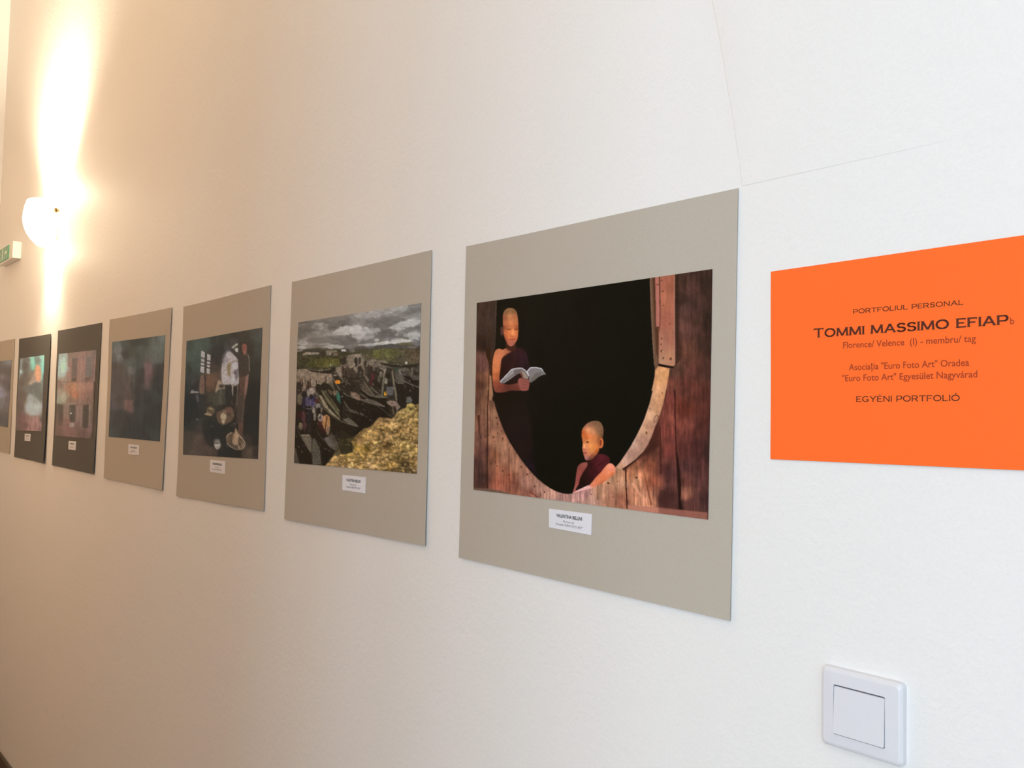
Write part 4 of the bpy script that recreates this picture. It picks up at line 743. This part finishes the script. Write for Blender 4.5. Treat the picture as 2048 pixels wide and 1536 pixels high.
# small alphabet of wide capitals with hairline serifs, cap height 1; strokes: polylines, (width, strokes)
def arc(cx, cy, rx, ry, a0, a1, n=10):
    return [(cx+rx*math.cos(math.radians(a0+(a1-a0)*i/n)), cy+ry*math.sin(math.radians(a0+(a1-a0)*i/n))) for i in range(n+1)]
CAPS = {
 'I': (.16, [[(.08,0),(.08,1)]]), 'L': (.78, [[(.08,1),(.08,0)],[(.0,.05),(.74,.05)]]), 'T': (.95, [[(.475,0),(.475,1)],[(0,.94),(.95,.94)]]),
 'E': (.82, [[(.08,0),(.08,1)],[(0,.94),(.78,.94)],[(.08,.5),(.66,.5)],[(0,.06),(.80,.06)]]), 'F': (.80, [[(.08,0),(.08,1)],[(0,.94),(.78,.94)],[(.08,.5),(.66,.5)]]),
 'P': (.86, [[(.08,0),(.08,1)],[(.08,.94),(.58,.94)]+arc(.58,.67,.24,.27,90,-90)+[(.08,.40)]]),
 'R': (.94, [[(.08,0),(.08,1)],[(.08,.94),(.58,.94)]+arc(.58,.68,.24,.26,90,-90)+[(.08,.42)],[(.52,.42),(.88,0)]]),
 'O': (1.14, [arc(.57,.5,.51,.46,0,360,28)]), 'U': (.98, [[(.08,1),(.08,.42)]+arc(.48,.42,.40,.38,180,360,14)+[(.88,1)]]),
 'S': (.84, [arc(.44,.72,.34,.22,20,180,10)+arc(.42,.72,.32,.22,180,262,5)+arc(.42,.29,.36,.22,82,0,6)+arc(.42,.28,.36,.24,0,-160,10)]),
 'N': (1.0, [[(.09,0),(.09,1)],[(.09,.97),(.90,.03)],[(.90,0),(.90,1)]]), 'M': (1.22, [[(.08,0),(.14,1)],[(.14,.98),(.61,.05)],[(.61,.05),(1.08,.98)],[(1.08,1),(1.14,0)]]),
 'A': (1.06, [[(.05,0),(.53,.99)],[(.53,.99),(1.01,0)],[(.24,.33),(.82,.33)]]), 'Y': (1.02, [[(.51,0),(.51,.45)],[(.51,.42),(.06,1)],[(.51,.42),(.96,1)]]),
 'G': (1.06, [arc(.55,.5,.49,.45,42,328,22),[(.64,.42),(1.02,.42)],[(.95,.42),(.95,.06)]]),
}
def caps(text, t):
    V, F = [], []
    def bar(p, q, w_):
        p = np.array(p, float); q = np.array(q, float); d = q-p; L = np.hypot(*d)+1e-9; n = np.array([-d[1], d[0]])/L*w_/2
        k = len(V); V.extend([tuple(p+n), tuple(p-n), tuple(q-n), tuple(q+n)]); F.append((k, k+1, k+2, k+3))
    x = 0
    for ch in text:
        if ch == ' ': x += .55; continue
        big = 1.0
        if ch.islower(): ch = ch.upper()
        elif ch == '^': continue
        base = {'É': 'E', 'Ó': 'O'}.get(ch, ch); w_, st = CAPS[base]
        sc = 1.13 if (ch == 'T' and text.startswith('Tommi') and x == 0) else 1.0
        for s_ in st:
            closed = len(s_) > 6
            for a, c in zip(s_[:-1], s_[1:]):
                d = np.array(c)-np.array(a); L = np.hypot(*d)+1e-9; e = d/L*(t*.16 if closed else 0)
                ww = t*(.78 if abs(d[1]) < abs(d[0])*.3 else 1.0)
                bar(((a[0]-e[0])*sc+x, (a[1]-e[1])*sc), ((c[0]+e[0])*sc+x, (c[1]+e[1])*sc), ww)
            if not closed:
                for a in (s_[0], s_[-1]):
                    if a[1] in (0, 1, .99): bar((a[0]*sc-t*.85+x, abs(a[1]*sc-.02)), (a[0]*sc+t*.85+x, abs(a[1]*sc-.02)), .045)
                if abs(s_[0][1]-s_[-1][1]) < .02 and s_[0][1] > .9: bar((s_[-1][0]*sc+x, .99*sc), (s_[-1][0]*sc+x, .76*sc), .045)
                if abs(s_[0][1]-s_[-1][1]) < .02 and s_[0][1] < .1: bar((s_[-1][0]*sc+x, .01), (s_[-1][0]*sc+x, .24), .045)
                if base == 'T' and abs(s_[0][1]-s_[-1][1]) < .02: bar((s_[0][0]*sc+x, .99*sc), (s_[0][0]*sc+x, .76*sc), .045)
        if ch in 'ÉÓ': bar((x+w_*.45, 1.10), (x+w_*.62, 1.30), t*.8)
        x += w_*sc+.16
    return V, F
def fonttext(text, bold):
    c = bpy.data.curves.new('tmp', 'FONT'); c.body = text; c.size = 1; c.resolution_u = 3
    c.offset = .02 if bold else .008
    o = bpy.data.objects.new('tmp', c); COL.objects.link(o); me = o.to_mesh()
    v = np.array([(q.co.x, q.co.y) for q in me.vertices]); f = [tuple(p.vertices) for p in me.polygons]
    o.to_mesh_clear(); bpy.data.objects.remove(o); bpy.data.curves.remove(c)
    v[:, 0] -= v[:, 0].min(); v /= .73
    return v, f
def glyphs(kind, text):
    if kind == 'bold': return caps(text, .20)
    if kind == 'caps': return caps(text, .15)
    return fonttext(text, kind == 'heavy')

CAPTION1 = [('heavy', 'VALENTINA BELLINI', .18, .375, .785, .385, .175)]
CAPTION2 = [('sans', 'Florence (I)', .345, .60, .60, .605, .10), ('sans', 'Asociatia "EURO FOTO ART"', .165, .79, .80, .80, .115)]

def lin(c):
    c = np.clip(c/255., 0, 1); return np.where(c <= .04045, c/12.92, ((c+.055)/1.055)**2.4)
def print_cols(canvas, illum, C):
    """colour of the flat print at its own u, v; the drawing was laid out in photo pixels, illum is the light's colour cast there"""
    g = .8/lin(np.array(illum, float)); img = canvas.a
    def f(uu, vv):
        x, z = bil(C, uu, vv); d = np.stack([x, np.full_like(x, WY-.003), z-CAMZ], -1)
        a = d @ AX[0]; b_ = d @ AX[1]; c = d @ AX[2]
        px = (1024+FPX*a/c-canvas.x0)*canvas.S; py = (768-FPX*b_/c-canvas.y0)*canvas.S
        px = np.clip(px, 0, canvas.w-1.001); py = np.clip(py, 0, canvas.h-1.001)
        ix = px.astype(int); iy = py.astype(int); fx = (px-ix)[..., None]; fy = (py-iy)[..., None]
        ix1 = np.minimum(ix+1, canvas.w-1); iy1 = np.minimum(iy+1, canvas.h-1)
        c_ = (img[iy, ix]*(1-fx)+img[iy, ix1]*fx)*(1-fy)+(img[iy1, ix]*(1-fx)+img[iy1, ix1]*fx)*fy
        return np.clip(lin(c_)*g, 0, .95)
    return f

def picture(i, label, mount_px, print_px, cap_px, mm, pm, canvas, illum, nu, nv, curl):
    MC = [at(u, v, .003) for u, v in mount_px]; PC = [at(u, v, .004) for u, v in print_px]; LC = [at(u, v, .004) for u, v in cap_px] if cap_px else None
    xc = (MC[0][0]+MC[1][0])/2; zc = (MC[0][2]+MC[3][2])/2; hw = abs(MC[1][0]-MC[0][0])/2; hh = abs(MC[0][2]-MC[3][2])/2
    k = curl
    def hf(x, z):
        a = (x-xc)/hw; b_ = (z-zc)/hh
        h = .0022+k[0]*np.clip(-a, 0, 2)**3*(.6+.4*b_)+k[1]*np.clip(a, 0, 2)**3*(.6-.4*b_)+k[2]*np.sin(z*21+i*2)*.5*(1+a*a)*.5+.0004*np.sin(x*17+i)
        return h+k[3]*np.clip(-b_, 0, 2)**4
    e = empty('mounted_photograph', (xc, WY, min(MC[2][2], MC[3][2])))
    tag(e, label, 'picture', 'mounted photographs hung in a row along the white wall')
    sheet('mount_board', MC, 24, 24, hf, .0012, mm, e)
    f = print_cols(canvas, illum, PC)
    sheet('photo_print', PC, nu, nv, lambda x, z: hf(x, z)+.0008, .0006, pm, e, f)
    if LC:
        l = sheet('caption_label', LC, 6, 4, lambda x, z: hf(x, z)+.0006, .0004, m_white, e)
        lettering('caption_name', CAPTION1, m_ink, l, LC, lambda x, z: hf(x, z)+.0006, .0002)
        lettering('caption_text', CAPTION2, m_inkgrey, l, LC, lambda x, z: hf(x, z)+.0006, .0002)
    return e

picture(1, 'greige-mounted photo of two robed boys at a round wooden opening, nearest the orange sheet',
    [(934,493),(1475,376),(1460,1242),(918,1115)], [(954.2,606),(1423.6,538),(1415.6,1039.4),(946.9,979.3)], [(1096.7,1017.3),(1182.8,1028.2),(1181.7,1070.4),(1096.5,1054.7)],
    m_grey, m_print2, paint_monks(), (222,221,220), 470, 500, (.002, .0012, .0006, .001))
picture(2, 'greige-mounted photo of long dark boats at a river landing beside a yellow heap',
    [(585,564),(862,500),(851,1092),(569,1038)], [(597,645),(841.5,606),(833,947.6),(587.5,926)], [(683.9,949.7),(730.3,954.6),(729.5,987),(683.9,980)],
    m_grey, m_print2, paint_boats(), (206,196,188), 250, 340, (.003, .001, .001, .001))
picture(3, 'greige-mounted photo of people in a dark smoky room with a white window and basket',
    [(369,613.6),(540.5,570.3),(526.8,1022),(353,992)], [(373.5,682),(523,655),(514.4,918),(365.4,909)], [(419,919.2),(449.7,922.5),(449,947.9),(418.6,943.6)],
    m_grey, m_print, paint_kitchen(), (198,180,166), 180, 290, (.003, .0005, .0008, .001))
picture(4, 'greige-mounted very dark blue-grey photo with faint pinkish figures, between charcoal mount and smoky room photo',
    [(222,639.3),(343.2,614.9),(324.7,981),(208,955.7)], [(226,684),(330,670),(319.5,883),(217.6,873.3)], [(256.3,888.3),(277.5,890.2),(276.8,910.4),(256,907.8)],
    m_grey, m_print, paint_shrine(), (198,174,152), 110, 220, (.005, .001, .0010, .002))
picture(5, 'charcoal-mounted photo of a pinkish house front with tall dark windows',
    [(116.7,661.4),(203,645.2),(188,948.5),(104.5,930.5)], [(118,708),(193,699.6),(183.5,877.8),(110,870.7)], [(136.6,881.7),(151.6,882.9),(150.7,900.5),(136,898.8)],
    m_dark, m_print, paint_house(), (204,178,152), 90, 190, (.002, .0028, .001, .001))
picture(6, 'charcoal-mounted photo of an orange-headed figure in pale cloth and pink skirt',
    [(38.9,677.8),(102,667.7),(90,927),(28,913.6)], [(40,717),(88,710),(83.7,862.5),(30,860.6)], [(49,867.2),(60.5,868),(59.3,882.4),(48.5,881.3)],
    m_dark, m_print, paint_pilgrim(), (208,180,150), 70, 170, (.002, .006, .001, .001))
picture(7, 'greige-mounted dim purplish photo cut off by the left edge, farthest along the wall',
    [(-31,688.5),(29,677.6),(18.8,907.5),(-38,895.5)], [(-30,727),(22.7,719.5),(15.5,855),(-33,847)], None,
    m_grey, m_print, paint_dim(), (212,184,152), 50, 130, (.002, .001, .001, .001))

# orange A4 announcement sheet
OC = [at(1541.6,543.3,.0015), None, None, at(1540.8,918.3,.0015)]
xr = OC[0][0]+.297
zt = at(2048,470.4,.0015)[2]+(xr-at(2048,470.4,.0015)[0])*(at(2048,470.4,.0015)[2]-OC[0][2])/(at(2048,470.4,.0015)[0]-OC[0][0])
zb = at(2048,940.8,.0015)[2]+(xr-at(2048,940.8,.0015)[0])*(at(2048,940.8,.0015)[2]-OC[3][2])/(at(2048,940.8,.0015)[0]-OC[3][0])
OC[1] = np.array([xr, WY, zt]); OC[2] = np.array([xr, WY, zb])
ohf = lambda x, z: .0012+.0006*np.sin((z-1.4)*16)**2+.0003*np.cos(x*20)
oe = empty('announcement_sheet', ((OC[0][0]+xr)/2, WY, OC[3][2]))
tag(oe, 'bright orange paper sheet with dark lettering taped on the white wall above the light switch', 'sign')
os_ = sheet('paper_sheet', OC, 30, 20, ohf, .0004, m_orange, oe)
def ouv(x, y):
    """crop pixel of the sheet -> its own u, v"""
    q = at(1520+x*.3255, 460+y*.3255, .0018)
    u = (q[0]-OC[0][0])/(xr-OC[0][0]); v = .5
    for _ in range(8):
        X, Z = bil(OC, u, v); u += (q[0]-X)/.297; v -= (q[2]-Z)/.21
    return u, v
def oline(kind, text, xl, yl, xr_, yr, caph):
    a = ouv(xl, yl); b_ = ouv(xr_, yr); m1 = ouv((xl+xr_)/2, (yl+yr)/2); m2 = ouv((xl+xr_)/2, (yl+yr)/2-caph)
    return (kind, text, a[0], a[1], b_[0], b_[1], m1[1]-m2[1])
for _l in ([oline('caps', 'PORTFOLIUL PERSONAL', 573, 515, 1250, 459, 29), oline('bold', 'Tommi MASSIMO EFIAP', 330, 662, 1528, 579, 54), oline('caps', 'EGYÉNI PORTFOLIÓ', 590, 1056, 1227, 1050, 36)]): lettering('heading_line', [_l], m_brown, os_, OC, ohf, .0002)
for _l in ([oline('sans', 'b', 1537, 579, 1563, 577, 42), oline('sans', 'Florence/ Velence  (I) - membru/ tag', 510, 727, 1327, 686, 43),
    oline('sans', 'Asociația "Euro Foto Art" Oradea', 545, 862, 1285, 834, 43), oline('sans', '"Euro Foto Art" Egyesület Nagyvárad', 503, 930, 1335, 905, 43)]): lettering('text_line', [_l], m_red, os_, OC, ohf, .0002)

# ---------------------------------------------------------------- light switch
def ring(V, F, outer, inner):
    n = len(outer); k = len(V); V += outer+inner
    for i in range(n): j = (i+1) % n; F.append((k+i, k+j, k+n+j, k+n+i))
def rrect(x0, x1, z0, z1, r, y, n=5):
    P = []
    for cx, cz, a0 in ((x1-r, z1-r, 0), (x0+r, z1-r, 90), (x0+r, z0+r, 180), (x1-r, z0+r, 270)):
        for i in range(n+1): a = math.radians(a0+90*i/n); P.append((cx+r*math.cos(a), y, cz+r*math.sin(a)))
    return P
s0 = at(1643, 1332, .009); s1 = at(1803, 1369, .009); s3 = at(1643.5, 1485, .009)
sx0, sx1, sz0, sz1 = s0[0], s1[0], s3[2], s0[2]
i0 = at(1667, 1368, .010); i1 = at(1770, 1394, .010); i3 = at(1667, 1467, .010)
ix0, ix1, iz0, iz1 = i0[0], i1[0], i3[2], i0[2]
se = empty('light_switch', ((sx0+sx1)/2, WY, sz0)); tag(se, 'square white rocker light switch on the wall below the orange sheet', 'switch')
V, F = [], []
L0 = rrect(sx0-.0012, sx1+.0012, sz0-.0012, sz1+.0012, .005, WY); L1 = rrect(sx0-.0008, sx1+.0008, sz0-.0008, sz1+.0008, .005, WY-.0065)
L2 = rrect(sx0+.0008, sx1-.0008, sz0+.0008, sz1-.0008, .0045, WY-.0088); L3 = rrect(sx0+.003, sx1-.003, sz0+.003, sz1-.003, .003, WY-.0096)
L4 = rrect(ix0, ix1, iz0, iz1, .0014, WY-.0102); L5 = rrect(ix0, ix1, iz0, iz1, .0014, WY-.004)
k = 0
for a_, b_ in ((L0, L1), (L1, L2), (L2, L3), (L3, L4), (L4, L5)): ring(V, F, a_, b_)
from_world('frame', V, [f[::-1] for f in F], m_plastic, se, False)
boxes('backing', [((ix0-.001, WY-.004, iz0-.001), (ix1+.001, WY-.0005, iz1+.001))], m_gap, se)
g = .0007; V, F = [], []
def rock(y_top, y_bot, ins, off=0): # slightly tilted rocker face
    P = rrect(ix0+g*.25+ins*.4, ix1-g-ins*.4, iz0+g+ins*.5, iz1-g*2.6-ins, .0012, 0)
    return [(x, WY-(y_bot+(y_top-y_bot)*(z-iz0)/(iz1-iz0)), z) for x, _, z in P]
A_, B_, C_ = rock(.0042, .0042, 0), rock(.0086, .0112, 0), rock(.0092, .0118, .0008)
ring(V, F, A_, B_); ring(V, F, B_, C_); k = len(V); V += C_; F.append(tuple(range(k, k+len(C_))))
from_world('rocker', V, [f[::-1] for f in F], m_plastic, se)

# ---------------------------------------------------------------- wall lamp (glass shade lit from inside) near the corridor's end
m_lampmetal, nt, b = mat('brass_lamp_metal', (.35, .24, .12), .35, Metallic=.8); grain(nt, b, (.35, .24, .12), .1, 80)
m_bulb, nt, b = mat('glowing_bulb', (1, .9, .7), .4); b.inputs['Emission Color'].default_value = (1, .80, .52, 1); b.inputs['Emission Strength'].default_value = 30
m_shade, nt, b = mat('frosted_lamp_glass', (1, .95, .86), .5); b.inputs['Emission Color'].default_value = (1, .86, .62, 1); b.inputs['Emission Strength'].default_value = 3.2
tc = N(nt, 'ShaderNodeTexCoord'); n_ = N(nt, 'ShaderNodeTexNoise'); n_.inputs['Scale'].default_value = 25; nt.links.new(tc.outputs['Object'], n_.inputs[0])
mr = N(nt, 'ShaderNodeMapRange'); mr.inputs[3].default_value = 2.6; mr.inputs[4].default_value = 4.2; nt.links.new(n_.outputs[0], mr.inputs[0]); nt.links.new(mr.outputs[0], b.inputs['Emission Strength'])
lc = at(112, 449)
le = empty('wall_lamp', (lc[0], WY, lc[2]-.09)); tag(le, 'glowing frosted glass wall lamp high on the wall above the dark-mounted pictures', 'lamp')
V, F = [], []
for i, (r, dz_) in enumerate(((.090, .080), (.097, .055), (.101, .030), (.102, .005), (.098, -.020), (.088, -.045), (.072, -.068), (.050, -.088))):
    for j in range(25):
        a = math.pi*j/24; V.append((lc[0]+r*.9*math.cos(a), WY-.012-r*math.sin(a), lc[2]+dz_))
    if i:
        for j in range(24): k = (i-1)*25+j; F.append((k, k+1, k+26, k+25))
sh = from_world('glass_shade', V, F, m_shade, le, True); md = sh.modifiers.new('solid', 'SOLIDIFY'); md.thickness = .004
V, F = [], []
ring(V, F, rrect(lc[0]-.045, lc[0]+.045, lc[2]-.07, lc[2]+.07, .012, WY), rrect(lc[0]-.045, lc[0]+.045, lc[2]-.07, lc[2]+.07, .012, WY-.008))
k = len(V); V += rrect(lc[0]-.045, lc[0]+.045, lc[2]-.07, lc[2]+.07, .012, WY-.008); F.append(tuple(range(k, len(V))))
from_world('back_plate', V, [f[::-1] for f in F], m_lampmetal, le)
def lathe(name, cx, cy, cz, prof, m, parent, axis='z', n=14, smooth=True):
    V, F = [], []
    for i, (r, h) in enumerate(prof):
        for j in range(n):
            a = 2*math.pi*j/n; c_, s_ = r*math.cos(a), r*math.sin(a)
            V.append((cx+c_, cy+s_, cz+h) if axis == 'z' else ((cx+c_, cy-h, cz+s_) if axis == 'y' else (cx+h, cy+c_, cz+s_)))
        if i:
            for j in range(n): k = (i-1)*n; F.append((k+j, k+(j+1) % n, k+n+(j+1) % n, k+n+j))
    return from_world(name, V, F, m, parent, smooth)
lathe('bulb', lc[0], WY-.055, lc[2], [(.001, -.035), (.018, -.028), (.024, -.008), (.022, .01), (.012, .03), (.001, .036)], m_bulb, le)
lathe('side_finial', lc[0]+.092, WY-.022, lc[2]+.035, [(.001, -.004), (.010, -.003), (.010, .006), (.006, .012), (.001, .015)], m_lampmetal, le, 'x', 10)
lathe('side_finial', lc[0]-.092, WY-.022, lc[2]+.035, [(.001, .004), (.010, .003), (.010, -.006), (.006, -.012), (.001, -.015)], m_lampmetal, le, 'x', 10)
def spot(name, loc, aim, power, col, size, blend, rad=.03):
    l = bpy.data.lights.new(name, 'SPOT'); l.energy = power; l.color = col; l.spot_size = math.radians(size); l.spot_blend = blend; l.shadow_soft_size = rad
    o = bpy.data.objects.new(name, l); COL.objects.link(o); o.location = loc
    o.rotation_euler = Vector(aim).to_track_quat('-Z', 'Y').to_euler(); return o
WARM = (1.0, .80, .54)
spot('lamp_uplight', (lc[0], WY-.085, lc[2]+.09), (0, .10, 1), 170, (1.0, .87, .64), 128, 1.0, .08)
spot('lamp_downlight', (lc[0], WY-.07, lc[2]-.09), (0, .25, -1), 13, (1.0, .84, .60), 95, 1.0, .05)
for nm, dz_, pw in (('lamp_top_glow', .135, 6.5), ('lamp_bottom_glow', -.10, 2.6)):
    l = bpy.data.lights.new(nm, 'POINT'); l.energy = pw; l.color = (1.0, .86, .62); l.shadow_soft_size = .03
    o = bpy.data.objects.new(nm, l); COL.objects.link(o); o.location = (lc[0], WY-.06, lc[2]+dz_)
l = bpy.data.lights.new('lamp_glow', 'POINT'); l.energy = 2.8; l.color = WARM; l.shadow_soft_size = .06
o = bpy.data.objects.new('lamp_glow', l); COL.objects.link(o); o.location = (lc[0], WY-.17, lc[2])

# unseen twin added on the opposite corridor wall as warm fill for this one
e = empty('wall_lamp', (-3.7, CY, 2.11)); tag(e, 'unseen wall lamp added on the opposite corridor wall for warm fill', 'lamp')
V, F = [], []
for i, (r, dz_) in enumerate(((.062, .085), (.098, .045), (.104, 0), (.092, -.045), (.055, -.085))):
    for j in range(13):
        a = math.pi*j/12; V.append((-3.7-r*.9*math.cos(a), CY+.012+r*math.sin(a), 2.2+dz_))
    if i:
        for j in range(12): k = (i-1)*13+j; F.append((k, k+1, k+14, k+13))
from_world('glass_shade', V, F, m_shade, e, True)
l = bpy.data.lights.new('added_twin_fill', 'POINT'); l.energy = 19; l.color = (1.0, .66, .42); l.shadow_soft_size = .09
o = bpy.data.objects.new('added_twin_fill', l); COL.objects.link(o); o.location = (-3.7, CY+.25, 2.2)

# ---------------------------------------------------------------- emergency exit sign
m_house, nt, b = mat('white_sign_plastic', (.78, .76, .70), .35); grain(nt, b, (.78, .76, .70), .01, 200)
m_green, nt, b = mat('green_sign_lens', (.05, .30, .13), .25); grain(nt, b, (.055, .30, .14), .12, 40)
m_arrow, nt, b = mat('pale_sign_symbol', (.62, .78, .62), .4); grain(nt, b, (.6, .76, .6), .02, 100)
et = at(44, 484); eb = at(43.5, 517); ex1 = et[0]; ez0, ez1 = eb[2], et[2]; ex0 = ex1-.30; dp = .034
ee = empty('exit_sign', ((ex0+ex1)/2, WY, ez0)); tag(ee, 'small white-cased green exit sign box on the wall left of the glowing lamp', 'sign')
boxes('housing', [((ex0, WY-dp, ez0), (ex1, WY, ez1))], m_house, ee, .003)
boxes('lens', [((ex0+.015, WY-dp-.004, ez0+.006), (ex1-.07, WY-dp+.001, ez1-.008))], m_green, ee, .0015)
yy = WY-dp-.0045
def flat(P): return [(x, yy, z) for x, z in P]
zc_ = (ez0+ez1)/2; V = flat([(ex1-.085, zc_-.006), (ex1-.085, zc_+.006), (ex1-.12, zc_+.006), (ex1-.12, zc_+.018), (ex1-.145, zc_), (ex1-.12, zc_-.018), (ex1-.12, zc_-.006)])
from_world('arrow', V, [(6, 5, 4, 3, 2, 1, 0)], m_arrow, ee)
V = flat([(ex1-.165, ez0+.014), (ex1-.165, ez1-.014), (ex1-.19, ez1-.014), (ex1-.19, ez0+.014)]); from_world('doorway_symbol', V, [(3, 2, 1, 0)], m_arrow, ee)
# running figure: head, trunk, arms, legs as one flat symbol
V, F = [], []
def seg(a, b_, w_):
    a = np.array(a); b_ = np.array(b_); d = (b_-a)/np.hypot(*(b_-a)); n = np.array([-d[1], d[0]])*w_/2; k = len(V)
    for q in (a+n, a-n, b_-n, b_+n): V.append((q[0], yy, q[1]))
    F.append((k, k+3, k+2, k+1))
fx = ex1-.215
seg((fx, zc_+.008), (fx+.006, zc_-.006), .007); seg((fx+.006, zc_-.006), (fx-.004, zc_-.012), .004); seg((fx-.004, zc_-.012), (fx-.008, zc_-.022), .004); seg((fx+.006, zc_-.006), (fx+.016, zc_-.018), .004)
seg((fx, zc_+.007), (fx-.012, zc_+.002), .003); seg((fx, zc_+.007), (fx+.012, zc_+.004), .003)
k = len(V); V += [(fx-.003+.0045*math.cos(a), yy, zc_+.016+.0045*math.sin(a)) for a in np.linspace(0, 6.0, 10)]; F.append(tuple(range(k, k+10))[::-1])
from_world('running_figure_symbol', V, F, m_arrow, ee)

# ---------------------------------------------------------------- ceiling lamps overhead (out of frame, they give the warm fill)
m_tube, nt, b = mat('warm_lamp_diffuser', (1, .9, .75), .5); b.inputs['Emission Color'].default_value = (1, .82, .6, 1); b.inputs['Emission Strength'].default_value = 2.0
for x, y in ((-2.2, -.2), (1.0, -2.0)):
    e = empty('ceiling_light', (x, y, ZC-.09)); tag(e, 'long warm ceiling light over the %s of the corridor' % ('middle' if x < -1 else 'bright room end'), 'lamp')
    boxes('housing', [((x-.6, y-.18, ZC-.05), (x+.6, y+.18, ZC))], m_house, e, .004)
    boxes('diffuser', [((x-.57, y-.16, ZC-.09), (x+.57, y+.16, ZC-.05))], m_tube, e, .004)
